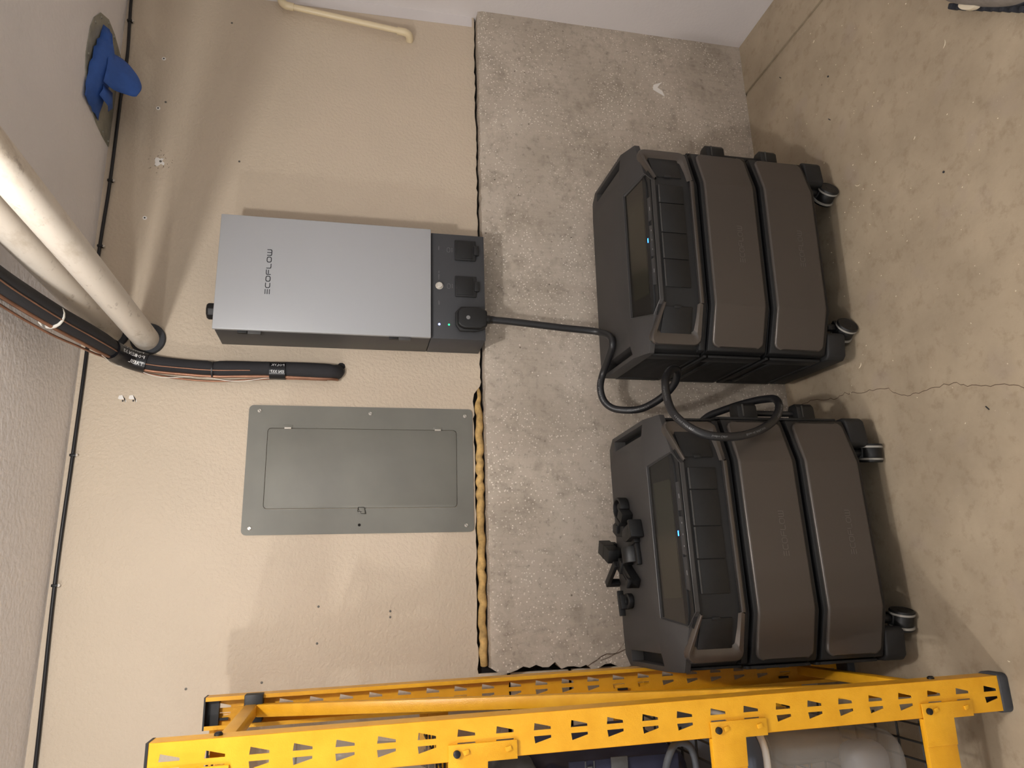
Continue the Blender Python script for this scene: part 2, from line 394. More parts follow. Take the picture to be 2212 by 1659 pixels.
# small marks on the back wall
def disc(name, c, r, mat, parent, nrm=(0, -1, 0), t=.001, n=14):
    m = MB(); m.lathe(c, nrm, [(r, -t), (r, t), (r*.6, t*1.4)], n); return m.build(name, mat, parent)
for x, z in ((1.771, 2.211), (1.573, 2.211), (1.162, 2.213)):
    a = disc('wall_anchor', (x, 0, z), .0068, 'wall_chip', wb); disc('screw_hole', (x, -.001, z), .0026, 'grit_dark', a)
for x, z in ((1.398, 1.94), (1.954, 2.002), (-.06, 1.622), (-.081, 1.412), (-.098, 1.412), (-.163, 1.622), (-.261, 1.77), (-.266, 1.97), (1.60, 2.19)):
    a = disc('screw_hole', (x, 0, z), .0035, 'anchor_grey', wb)
for x, z in ((.553, 2.215), (.554, 2.186)):
    a = MB().prism([(x-.006, z-.008), (x+.006, z-.006), (x+.004, z+.008), (x+.007, z+.014), (x+.016, z+.012), (x+.018, z+.003), (x+.0, z-.01)], -.001, .0, 'xz').build('paint_patch', 'wall_chip', wb)
    disc('screw_hole', (x, -.0009, z), .0025, 'grit_dark', a)
ch = []
for i in range(14):
    a = 2*math.pi*i/14; r = .012*random.uniform(.5, 1.5); ch.append((1.372+r*math.cos(a)*1.3, 2.187+r*math.sin(a)))
a = MB().prism(ch, -.0008, 0, 'xz').build('paint_chip', 'wall_chip', wb); disc('screw_hole', (1.372, -.0008, 2.185), .004, 'anchor_grey', a)
for i in range(26):
    a = random.uniform(0, 6.28); r = random.uniform(.014, .05); L = random.uniform(.002, .007); x, z = 1.372+r*math.cos(a), 2.187+r*.8*math.sin(a)
    if i == 0: sc = MB()
    sc.obox((x, -.0003, z), ((1, random.uniform(-1, 1), random.uniform(-1, 1)), (0, 1, 0), (0, 0, 1)), (L/2, .0003, .0006))
o = sc.build('scuff_marks', 'crack_dark', wb); o['kind'] = 'stuff'
# ---------------------------------------------------------------- silver wall box
bxr = thing('power_box', 'silver wall-mounted power box with dark lower face, right of the grey breaker panel', 'power box', (.9285, 0, 1.129))
O = (.9285, 0, 1.129)
x0, x1, zb, zm, zt = .742, 1.1155, 1.1287, 1.3055, 1.952
MB(O).box(x0+.001, x1-.006, -.1435, -.0015, zm+.001, zt-.004).build('upper_case', 'slate_metal', bxr, bevel=.002)
MB(O).box(x0+.001, x1-.006, -.1435, -.0015, zb, zm-.001).build('lower_case', 'slate_face', bxr, bevel=.0015)
cov = MB(O).box(x0-.001, x1, -.1575, -.1455, zm+.0005, zt).build('front_cover', 'silver_cover', bxr, bevel=.0018, seg=3)
letters(MB(O), 'ECOFLOW', (.8585, -.1575, 1.797), (1, 0, 0), (0, 0, 1), .0125, .146, .0024, (0, -1, 0)).build('logo', 'logo_dark', cov)
for z in (1.849, 1.4016):
    m = MB(O); m.box(x0-.010, x0+.002, -.148, -.136, z-.034, z+.004); hg = m.build('hinge', 'slate_metal', bxr, bevel=.001)
    m = MB(O); m.box(x0-.008, x0+.002, -.147, -.135, z+.006, z+.034); m.build('hinge_leaf', 'black_plastic', hg, bevel=.001)
m = MB(O); m.lathe((.822, -.082, zt-.01), (0, 0, 1), [(.03, 0), (.03, .014), (.027, .016), (.027, .036), (.022, .042)], 8); m.build('cable_gland', 'black_plastic', bxr, bevel=.002)
f = -.1435
m = MB(O); m.lathe((.923, f, 1.2777), (0, -1, 0), [(.0125, 0), (.0125, .002), (.010, .002), (.010, .009), (.0085, .0105)], 24); m.build('push_button', 'steel', bxr)
for nm, x, z, mt, r in (('status_light', .7913, 1.2782, 'led_white_blue', .0034), ('status_light', .7912, 1.2471, 'led_green', .003)):
    m = MB(O); m.lathe((x, f, z), (0, -1, 0), [(r, 0), (r, .0012), (r*.6, .002)], 12); m.build(nm, mt, bxr)
for xc in (1.052, .924):
    m = MB(O); m.box(xc-.036, xc+.036, f-.006, f+.001, 1.157, 1.2265); oc = m.build('outlet_cover', 'soft_black', bxr, bevel=.0025)
    m = MB(O); m.box(xc-.030, xc+.030, f-.0075, f-.005, 1.168, 1.221); m.build('cover_flap', 'black_plastic', oc, bevel=.001)
    m = MB(O); m.box(xc-.017, xc+.017, f-.010, f-.001, 1.1475, 1.164); m.build('pull_tab', 'black_plastic', oc, bevel=.002)
m = MB(O)
for xc, z in ((1.052, 1.247), (.924, 1.247)):
    for a, b in zip(rrect(xc-.008, xc+.008, z-.005, z+.005, .004, 3), (rrect(xc-.008, xc+.008, z-.005, z+.005, .004, 3)[1:]+rrect(xc-.008, xc+.008, z-.005, z+.005, .004, 3)[:1])):
        m.bar((a[0], f-.0003, a[1]), (b[0], f-.0003, b[1]), .0006, .0006, (0, 1, 0))
    for i in range(4): m.box(xc-.006+i*.004, xc-.0045+i*.004, f-.0005, f, z-.0125, z-.0105)
text_flat(m, 'MAIN', (1.050, f-.0004, 1.277), (1, 0, 0), (0, 0, 1), .004)
text_flat(m, 'POWER  ON', (.945, f-.0004, 1.277), (1, 0, 0), (0, 0, 1), .004)
text_flat(m, 'RESET', (.858, f-.0004, 1.277), (1, 0, 0), (0, 0, 1), .004)
m.build('printed_marks', 'label_grey', bxr, kind='stuff')
# ---------------------------------------------------------------- plug and heavy cable
pl = thing('power_cable', 'thick black cable plugged into the silver wall box and looping down between the two stacks', 'cable', (.806, -.165, 1.129))
O = (.806, -.165, 1.129)
m = MB(O); m.prism([(.772, 1.150), (.772, 1.2), (.777, 1.214), (.786, 1.222), (.828, 1.222), (.838, 1.214), (.843, 1.2), (.843, 1.155), (.832, 1.128), (.782, 1.128)], -.178, -.1505, 'xz')
plug = m.build('plug', 'black_plastic', pl, bevel=.005, seg=3)
m = MB(O); m.prism([(.766, 1.165), (.766, 1.214), (.786, 1.228), (.83, 1.228), (.849, 1.21), (.849, 1.165), (.842, 1.135), (.775, 1.135)], -.162, -.1505, 'xz'); m.build('plug_flange', 'soft_black', plug, bevel=.003)
m = MB(O); m.lathe((.806, -.178, 1.19), (0, -1, 0), [(.0065, 0), (.0065, .0008), (.0052, .0008)], 18); m.build('plug_mark', 'label_grey', plug)
m = MB(O); m.lathe((.806, -.166, 1.131), (0, 0, -1), [(.014, 0), (.014, .012), (.0125, .014), (.0125, .02), (.011, .03)], 16); m.build('strain_relief', 'black_plastic', plug)
cab = [(0.806, -0.166, 1.125), (.804, -.168, 1.08), (0.798, -0.172, 1.01), (0.785, -0.178, 0.872), (.779, -.184, .805), (0.770, -0.197, 0.765), (0.746, -0.232, 0.7418), (0.713, -0.252, 0.7402), (0.687, -0.222, 0.7402), (0.647, -0.158, 0.7418), (0.599, -0.15, 0.753), (0.555, -0.15, 0.746), (0.527, -0.16, 0.725), (0.514, -0.18, 0.694), (0.51, -0.21, 0.65), (0.52, -0.25, 0.62), (0.538, -0.29, 0.595), (0.562, -0.33, 0.58), (0.584, -0.36, 0.58), (0.592, -0.385, 0.594), (0.589, -0.4, 0.615), (0.570, -0.42, 0.641), (0.534, -0.45, 0.665), (0.485, -0.48, 0.679), (0.435, -0.52, 0.688), (0.398, -0.553, 0.681), (0.368, -0.580, 0.66), (0.35, -0.593, 0.623), (0.346, -0.595, 0.57), (0.354, -0.588, 0.512), (0.376, -0.57, 0.448), (0.410, -0.54, 0.388), (0.455, -0.503, 0.345), (0.490, -0.455, 0.323), (0.503, -0.4, 0.326), (0.507, -0.35, 0.342), (0.506, -0.3, 0.362), (0.502, -0.25, 0.383), (0.495, -0.2, 0.406), (0.47, -0.15, 0.43), (0.455, -0.10, 0.465), (.40, -.075, .50), (.33, -.072, .52)]
path = cr(cab, 5)
cord = MB(O).tube(path, .0115, 14).build('cord', 'black_jacket', pl, smooth=80)
m = MB(O)
for s0, tx in ((.60, 'Elduro 4C AWG 300V'), (.76, '90C Underground LT 4'), (1.02, 'Elduro 4C AWG 300V'), (1.16, 'ULTRAFLEX 2000V'), (1.29, '4 4 AWG 600V ETL'), (1.40, 'Limbo Cable'), (1.50, 'Elduro 4C AWG 300V'), (1.65, 'CONDUCTORTYPE')):
    text_on_tube(m, tx, path, .0115, s0, .0060, .5, (.25, -.9, .35))
m.build('cable_print', 'label_grey', cord, kind='stuff')
# ---------------------------------------------------------------- grey breaker panel
bp = thing('breaker_panel', 'flat grey steel breaker panel with closed door on the beige wall', 'breaker panel', (.349, 0, 1.153))
O = (.349, 0, 1.153); a0, a1, b0, b1 = .1498, .5479, 1.153, 1.8533
fo = rrect(a0, a1, b0, b1, .014, 4); di = rrect(.226, .476, 1.206, 1.795, .012, 4)
m = MB(O); n = len(fo)
yo = lambda p: -.0055 if b0+.03 < p[1] < b1-.03 else -.005
vs = [(p[0], -.0005, p[1]) for p in fo]+[(p[0], -.0045, p[1]) for p in fo]+[(p[0], -.0065, p[1]) for p in di]+[(p[0], -.001, p[1]) for p in di]
fs = []
for q in range(3): fs += [(q*n+i, q*n+(i+1) % n, (q+1)*n+(i+1) % n, (q+1)*n+i) for i in range(n)]
m.add(vs, fs); m.build('trim_frame', 'panel_grey', bp, smooth=60)
m = MB(O); m.prism(rrect(.2275, .4745, 1.2075, 1.7935, .011, 4), -.0078, -.001, 'xz'); dr = m.build('panel_door', 'panel_grey', bp, bevel=.0012)
for z in (1.735, 1.268):
    m = MB(O); m.lathe((.4758, -.0075, z-.010), (0, 0, 1), [(.0035, 0), (.0035, .02)], 10); m.build('hinge', 'steel', bp)
    m = MB(O); m.box(.476, .486, -.0082, -.004, z-.014, z+.014); m.build('hinge_seat', 'panel_grey', bp, bevel=.001)
m = MB(O); lx, lz = .2262, 1.503
for a, b in (((lx, lz+.012), (lx-.016, lz+.002)), ((lx-.016, lz+.002), (lx-.017, lz-.012)), ((lx-.017, lz-.012), (lx+.003, lz-.006)), ((lx+.003, lz-.006), (lx+.003, lz+.012)), ((lx+.003, lz+.012), (lx-.01, lz+.013)), ((lx-.01, lz+.013), (lx-.011, lz))):
    m.bar((a[0], -.0088, a[1]), (b[0], -.0088, b[1]), .0012, .0012, (0, 1, 0))
lt = m.build('latch', 'dark_gap', bp)
m = MB(O); m.box(lx-.0165, lx+.002, -.0092, -.0066, lz-.009, lz+.0105); m.build('latch_plate', 'panel_grey', bp, bevel=.0015)
for x, z in ((.53, 1.822), (.527, 1.484), (.524, 1.178), (.170, 1.830), (.170, 1.178)):
    m = MB(O); m.lathe((x, -.004, z), (0, -1, 0), [(.0062, 0), (.0062, .0025), (.0045, .0042)], 14); sc = m.build('screw', 'steel', bp)
    a = random.uniform(0, 3); m = MB(O); m.bar((x-.005*math.cos(a), -.0083, z-.005*math.sin(a)), (x+.005*math.cos(a), -.0083, z+.005*math.sin(a)), .0012, .0006, (0, 1, 0)); m.build('slot', 'dark_gap', sc)
m = MB(O); m.lathe((.1757, -.0038, 1.510), (0, -1, 0), [(.0044, 0), (.0044, .0022)], 14); m.build('screw_hole', 'dark_gap', bp)
# ---------------------------------------------------------------- vent pipes through the wall
for zc, lab in ((2.166, 'lower of two scuffed white vent pipes entering the wall through a rubber collar'), (2.2705, 'upper white vent pipe, nearest the ceiling, entering the wall behind the taped line set')):
    x = .7475 if zc < 2.2 else .7635
    t = thing('vent_pipe', lab, 'pipe', (x, 0, zc), 0, 'white vent pipes')
    O = (x, 0, zc)
    pts = [(x, .005, zc), (x, -.4, zc), (x, -.8, zc), (x, -1.25, zc)]
    MB(O).tube(pts, .0375, 28).build('pipe', 'pipe_white', t, smooth=80)
    m = MB(O); m.lathe((x+.003, 0, zc-.003), (0, -1, 0), [(.051, 0), (.051, .006), (.049, .011), (.043, .014), (.038, .014)], 28); m.build('collar', 'rubber_collar', t)
# ---------------------------------------------------------------- refrigerant line set
ls = thing('line_set', 'black foam-wrapped copper line set taped up and running down the beige wall', 'pipe', (.656, -.03, 1.60))
O = (.656, -.03, 1.60)
bpth = cr([(.662, .004, 1.594), (.660, -.012, 1.594), (.6565, -.028, 1.604), (.6555, -.034, 1.635), (.6575, -.035, 1.772), (.655, -.036, 1.87), (.652, -.037, 1.9614), (.656, -.038, 2.05), (.662, -.040, 2.131), (.672, -.050, 2.19), (.679, -.095, 2.222), (.678, -.165, 2.234), (.671, -.29, 2.250), (.666, -.40, 2.268), (.663, -.54, 2.289), (.661, -.68, 2.305), (.660, -.9, 2.313), (.660, -1.2, 2.315)], 5)
n = len(bpth); rr = []
for i, p in enumerate(bpth):
    r = .0235+.0012*math.sin(i*.5)
    if p.y < -.06: r = min(.030, .0235-(p.y+.06)*.05)
    if i < 5: r = .014+.0016*i
    if abs(p.z-1.96) < .008 and p.y > -.05: r = .0205
    rr.append(r)
MB(O).tube(bpth, rr, 18).build('foam_sleeve', 'foam_black', ls, smooth=80)
def side_line(dx, dy, r, i0, i1, wob, nm, mat='copper'):
    k0 = rr
    pts = []
    for i in range(i0, i1):
        p = bpth[i]; t = (i-i0)/max(1, (i1-i0))
        T = (bpth[min(i+1, n-1)]-bpth[max(i-1, 0)]).normalized(); L = Vector((-1, 0, 0)); L = (L-T*L.dot(T)).normalized(); F = T.cross(L)
        if F.y > 0 and abs(T.z) > .5: F = -F
        if abs(T.z) <= .5: F = -F if F.z > 0 else F
        b = math.sin(t*math.pi*wob)**2*.012
        g = max(1.0, rr[i]/.0245); pts.append(p+L*(dx*g+b)+F*dy*g)
    return MB(O).tube(pts, r, 10).build(nm, mat, ls, smooth=80)
side_line(.0250, .003, .0050, 6, n, 0, 'copper_tube')
side_line(.0262, -.007, .0032, 14, n, 2, 'copper_tube')
side_line(.0115, .0222, .0018, 24, n, 0, 'control_wire', 'copper')
side_line(.028, .0, .0012, 20, 56, 3, 'control_wire', 'zip_tie')
def sleeve(nm, i0, i1, r, mat, sq=1.0, parent=None, dx=-.006):
    pts = [bpth[i]+Vector((dx, 0, 0)) for i in range(i0, i1+1)]
    return MB(O).tube(pts, r, 18, cap=True).build(nm, mat, parent or ls, smooth=60)
def near(z):
    return min(range(n), key=lambda i: abs(bpth[i].z-z)+(9 if bpth[i].y < -.06 else 0))
i1 = near(1.755); i2 = near(1.795)
tp = MB(O); q = [Vector((.6515, -.036, 1.748)), Vector((.6515, -.036, 1.795))]; tp.tube([q[0], (q[0]+q[1])/2, q[1]], .0280, 20); t1 = tp.build('tape_wrap', 'tape_black', ls, smooth=60)
m = MB(O)
for s0, tx, an in ((.002, 'POLYK', .45), (.003, 'EN 337', -.35)):
    text_on_tube(m, tx, [q[0], q[1]+Vector((0, 0, .1))], .0280, s0, .0095, an, (0, -1, 0))
m.build('tape_print', 'white_ink', t1)
q = [Vector((.660, -.042, 2.150)), Vector((.668, -.054, 2.188)), Vector((.674, -.095, 2.219)), Vector((.675, -.130, 2.227))]
tp = MB(O); tp.tube(cr(q, 4), .0305, 20); t2 = tp.build('tape_wrap', 'tape_black', ls, smooth=60)
m = MB(O)
for s0, tx, an in ((.006, 'POLYKEN 337', .35), (.012, 'POLYKEN 337', 1.0), (.004, 'TAPE UL', -.35)):
    text_on_tube(m, tx, cr(q+[q[-1]+Vector((.002, -.1, .02))], 4), .0305, s0, .0120, an, (-.1, -.9, -.4))
m.build('tape_print', 'white_ink', t2)
m = MB(O); m.grid([[(.690, -.095, 2.243), (.700, -.11, 2.252), (.716, -.118, 2.258)], [(.690, -.115, 2.247), (.703, -.13, 2.256), (.713, -.14, 2.268)], [(.690, -.14, 2.25), (.704, -.155, 2.260), (.712, -.165, 2.272)]]); m.build('loose_tape', 'tape_black', ls, solid=.0006)
for i in (near(1.9614), 66):
    p = bpth[i]; T = (bpth[i+1]-bpth[i-1]).normalized()
    m = MB(O); m.tube([p-T*.0022+Vector((-.004, 0, 0)), p+T*.0022+Vector((-.004, 0, 0))], .0325 if i > 60 else .026, 18); m.build('zip_tie', 'zip_tie' if i > 60 else 'black_cable', ls)
m = MB(O); m.lathe((.668, .002, 1.588), (0, -1, 0), [(.021, 0), (.021, .002), (.017, .004)], 18); m.build('wall_sleeve', 'anchor_grey', ls)
m = MB(O); m.lathe((.683, 0, 1.580), (0, -1, 0), [(.013, 0), (.011, .002), (.004, .003)], 9); m.build('sealant_blob', 'foam_black', ls)
# ---------------------------------------------------------------- black cable stapled under the ceiling
cc = thing('ceiling_cable', 'thin black cable stapled along the top of the back wall just under the ceiling', 'cable', (.8, -.008, 2.327))
O = (.8, -.008, 2.327)
cpts = cr([(2.10, -.007, 2.337), (1.989, -.007, 2.335), (1.902, -.007, 2.331), (1.761, -.007, 2.324), (1.613, -.007, 2.327), (1.282, -.007, 2.326), (1.02, -.007, 2.331), (.664, -.007, 2.328), (.386, -.007, 2.329), (.022, -.007, 2.331), (-.435, -.007, 2.32), (-.9, -.007, 2.318)], 6)
MB(O).tube(cpts, .0052, 10).build('cord', 'black_cable', cc, smooth=80)
for x, z in ((1.902, 2.331), (1.62, 2.327), (1.282, 2.326), (1.05, 2.33), (.386, 2.329), (.022, 2.331)):
    m = MB(O); m.box(x-.004, x+.004, -.014, 0, z-.009, z+.0075); cl = m.build('cable_clip', 'black_plastic', cc, bevel=.002)
    m = MB(O); m.lathe((x, -.001, z-.011), (0, -1, 0), [(.003, 0), (.003, .008), (.0042, .009), (.0042, .0105)], 10); m.build('nail', 'steel', cl)
# ---------------------------------------------------------------- sheet-metal flange on the ceiling and its tape
vp = [(1.752, -.209), (1.698, -.250), (1.65, -.266), (1.559, -.268), (1.51, -.257), (1.467, -.231), (1.430, -.187), (1.412, -.127), (1.406, -.062), (1.407, -.004), (1.757, -.004), (1.782, -.079), (1.785, -.143)]
vf = thing('duct_flange', 'oval galvanised sheet-metal flange on the ceiling, mostly covered by blue tape', 'duct flange', (1.59, -.12, 2.344))
O = (1.59, -.12, 2.344)
MB(O).prism(vp, 2.3445, 2.347).build('plate', 'galvanised', vf)
for i, (x, y) in enumerate(vp):
    if i in (2, 4): continue
    cx, cyy = x+(1.595-x)*.07, y+(-.12-y)*.09
    m = MB(O); m.lathe((cx, cyy, 2.3445), (0, 0, -1), [(.005, 0), (.004, .0025), (.001, .0032)], 10); m.build('rivet', 'galvanised', vf)
tpm = MB((1.52, -.15, 2.30)); rows = []
NX, NY = 15, 9
for i in range(NX):
    t = i/(NX-1); xc = 1.705-.285*t; wd = .012+.05*math.sin(min(1, t*1.5)*math.pi*.5); row = []
    for j in range(NY):
        s = j/(NY-1)*2-1
        z = 2.3425-.040*(1-s*s)*math.sin(math.pi*min(1, .15+t*.85))**.8+random.uniform(-.003, .003)
        row.append((xc+random.uniform(-.003, .003)+(.02*abs(s) if i == 0 else 0), -.175-.015*t+s*wd+random.uniform(-.004, .004), min(z, 2.3432)))
    rows.append(row)
tpm.grid(rows)
# a big loose flap hanging from the middle
fl_ = [[(1.645, -.165, 2.322), (1.60, -.20, 2.312), (1.55, -.215, 2.306), (1.50, -.215, 2.310)],
       [(1.650, -.145, 2.306), (1.61, -.165, 2.292), (1.555, -.185, 2.282), (1.495, -.185, 2.290)],
       [(1.648, -.125, 2.288), (1.61, -.140, 2.268), (1.555, -.160, 2.255), (1.505, -.155, 2.266)],
       [(1.630, -.115, 2.268), (1.595, -.125, 2.246), (1.550, -.140, 2.236), (1.510, -.140, 2.248)],
       [(1.600, -.112, 2.250), (1.575, -.120, 2.236), (1.545, -.130, 2.230), (1.516, -.134, 2.240)]]
def dens(rows):
    r1 = [cr(r, 3) for r in rows]; cols = [cr([r[i] for r in r1], 3) for i in range(len(r1[0]))]
    return [[c[i] for c in cols] for i in range(len(cols[0]))]
tpm.grid(dens(fl_))
tpm.grid([[(1.50, -.20, 2.315), (1.48, -.205, 2.312), (1.455, -.21, 2.318)], [(1.505, -.155, 2.302), (1.475, -.16, 2.30), (1.45, -.165, 2.306)], [(1.50, -.11, 2.318), (1.48, -.11, 2.312), (1.46, -.12, 2.32)]])
tpo = tpm.build('painters_tape', 'blue_tape', smooth=50, solid=.0008); tpo.location = (1.52, -.15, 2.30)
tpo.location = (1.52, -.15, 2.2985)
tag(tpo, 'crumpled blue painter\'s tape with a hanging flap over the ceiling flange', 'tape')
# ---------------------------------------------------------------- cream drain pipe in the corner
pv = thing('drain_pipe', 'cream plastic pipe with elbow ends slanting down the beige wall in the upper right corner', 'pipe', (1.98, -.03, 1.36))
O = (1.98, -.03, 1.36)
A_, B_ = Vector((1.986, -.032, 1.402)), Vector((2.031, -.032, 1.806)); D = (B_-A_).normalized()
MB(O).tube([A_-D*.005, B_+D*.005], .0108, 18).build('pipe', 'pvc_cream', pv, smooth=80)
MB(O).tube([A_+D*.016, A_, A_-D*.010]+cr([A_-D*.012, A_-D*.026+Vector((-.001, .006, 0)), A_-D*.032+Vector((-.003, .02, 0)), A_-D*.033+Vector((-.004, .032, 0))], 4), .0138, 18).build('elbow', 'pvc_cream', pv, smooth=60)
MB(O).tube([B_-D*.016, B_, B_+D*.008]+cr([B_+D*.010, B_+D*.024+Vector((.008, 0, 0)), B_+D*.030+Vector((.024, 0, .001)), B_+D*.031+Vector((.045, 0, .002))], 4), .0138, 18).build('elbow', 'pvc_cream', pv, smooth=60)
m = MB(O); m.tube([B_+D*.031+Vector((.04, 0, .002)), (WX-.001, -.032, B_.z+.034)], .0108, 18); m.build('pipe', 'pvc_cream', pv, smooth=80)
# ---------------------------------------------------------------- power stations: wheeled base, two batteries and an inverter per stack
PA, PB, PC = .3175, .1952, .0401
CH = Vector((PA-PB, PC, 0)).normalized()
def fold(s, d=0.0):                                # unfolded width coordinate -> plan point; d = depth behind the face
    a = abs(s); sg = 1 if s >= 0 else -1
    if a <= PB: return (s, d)
    t = a-PB; nx_, ny_ = -CH.y, CH.x
    return (sg*(PB+CH.x*t+nx_*d), CH.y*t+ny_*d)
SM = PB+math.hypot(PA-PB, PC)
def plate(mb, s0, s1, z0, z1, r, t, e, y0=0.0):
    ss = [s0+r*(1-math.cos(math.radians(a))) for a in (0, 15, 30, 45, 60, 75, 90)]
    mid = [-PB-.004, -PB+.004, 0, PB-.004, PB+.004]
    ss = sorted(set(ss+[v for v in mid if s0+r < v < s1-r]+[s1-r*(1-math.cos(math.radians(a))) for a in (0, 15, 30, 45, 60, 75, 90)]))
    rows = []
    for s in ss:
        q = min(s-s0, s1-s); dz = r-math.sqrt(max(0, r*r-(r-q)**2)) if q < r else 0
        a, b = z0+dz, z1-dz
        if b-a < .004: a, b = (a+b)/2-.002, (a+b)/2+.002
        i = s+(e*.8 if s-s0 < r*.4 else 0)-(e*.8 if s1-s < r*.4 else 0)
        F = lambda ss_, d, z: (*[fold(ss_, d)[0], fold(ss_, d)[1]+y0], z)
        rows.append([F(i, 0, a+e), F(i, 0, a+e+.0015), F(i, 0, b-e-.0015), F(i, 0, b-e), F(s, e*.35, b-e*.3), F(s, e, b), F(s, t, b), F(s, t, a), F(s, e, a), F(s, e*.35, a+e*.3)])
    mb.grid(rows, True); k_ = len(rows[0]); n_ = len(rows); base = len(mb.v)-k_*n_
    mb.f += [tuple(base+i for i in range(k_)), tuple(base+(n_-1)*k_+i for i in range(k_))[::-1]]
    return mb
def battery():
    t = thing('battery_module', '', 'battery')
    m = MB(); m.prism([(-.318, .385), (.318, .385), (.332, .365), (.332, .09), (.322, .070), (.20, .028), (-.20, .028), (-.322, .070), (-.332, .09), (-.332, .365)], 0, .1975)
    m.build('case', 'black_plastic', t, bevel=.006)
    m = MB(); m.prism([(-.30, .085), (.30, .085), (.328, .078), (.325, .053), (.20, .0075), (-.20, .0075), (-.325, .053), (-.328, .078)], .004, .194); m.build('front_frame', 'black_plastic', t, bevel=.004)
    fp = plate(MB(), -SM, SM, .017, .1834, .021, .008, .0050).build('front_plate', 'taupe_metal', t, smooth=60)
    letters(MB(), 'ECOFLOW', (-.0585, -.0004, .073), (1, 0, 0), (0, 0, 1), .0145, .117, .0019, (0, -1, 0), .0004).build('logo', 'logo_taupe', fp)
    for sg in (-1, 1):
        m = MB()
        m.box(*sorted((sg*.331, sg*.339)), .075, .125, .008, .190); m.box(*sorted((sg*.331, sg*.339)), .075, .378, .180, .196); m.box(*sorted((sg*.331, sg*.339)), .125, .378, .004, .014); m.box(*sorted((sg*.331, sg*.338)), .36, .384, .004, .196)
        m.box(*sorted((sg*.331, sg*.3375)), .125, .36, .136, .150)
        sp_ = m.build('side_frame', 'soft_black', t, bevel=.002)
        m = MB()
        for i in range(38):
            y = .13+i*.0061; m.box(*sorted((sg*.3315, sg*.3365)), y, y+.003, .014, .137)
        m.build('vent_ribs', 'black_plastic', sp_, kind='stuff')
    return t
def caster(root, x, y, rz, i):
    m = MB(); m.lathe((-.0145, 0, .034), (1, 0, 0), [(.0305, 0), (.0305, .029)], 24); m.box(-.0145, .0145, .0, .032, .03, .0645); m.lathe((0, .012, .058), (0, 0, 1), [(.012, 0), (.012, .034)], 12); c = m.build('caster', 'black_plastic', root, bevel=.002)
    c.location = (x, y, 0); c.rotation_euler = (0, 0, rz)
    for sg in (-1, 1):
        m = MB(); m.lathe((sg*.0148, 0, .034), (sg, 0, 0), [(.0335, .0055), (.0335, .009), (.031, .0125), (.028, .0128), (.027, .0118), (.012, .0118), (.011, .0128), (.003, .0128)], 28); m.build('wheel', 'gloss_black', c)
        m = MB(); m.lathe((sg*.0148, 0, .034), (sg, 0, 0), [(.030, 0), (.034, .0005), (.034, .006), (.030, .0065)], 28); m.build('tread_band', 'wheel_grey', c)
def wheel_base(rots):
    t = thing('wheeled_base', '', 'wheeled base')
    for sg in (-1, 1):
        m = MB(); m.prism([(sg*.338, .06), (sg*.338, .375), (sg*.325, .39), (sg*.25, .39), (sg*.25, .05), (sg*.262, .038), (sg*.325, .046)][::sg], .058, .1215); m.build('side_rail', 'soft_black', t, bevel=.006, seg=3)
        m = MB(); m.prism([(sg*.2, .075), (sg*.332, .085), (sg*.332, .375), (sg*.2, .375)][::sg], .095, .1185); m.build('corner_deck', 'black_plastic', t)
    m = MB(); m.box(-.26, .26, .33, .375, .085, .119); m.build('cross_bar', 'black_plastic', t, bevel=.004)
    m = MB(); m.box(-.255, .255, .075, .115, .098, .119); m.build('cross_bar', 'black_plastic', t, bevel=.004)
    for i, (x, y) in enumerate(((-.235, .072), (.235, .072), (-.24, .325), (.24, .325))): caster(t, x, y, rots[i], i)
    return t
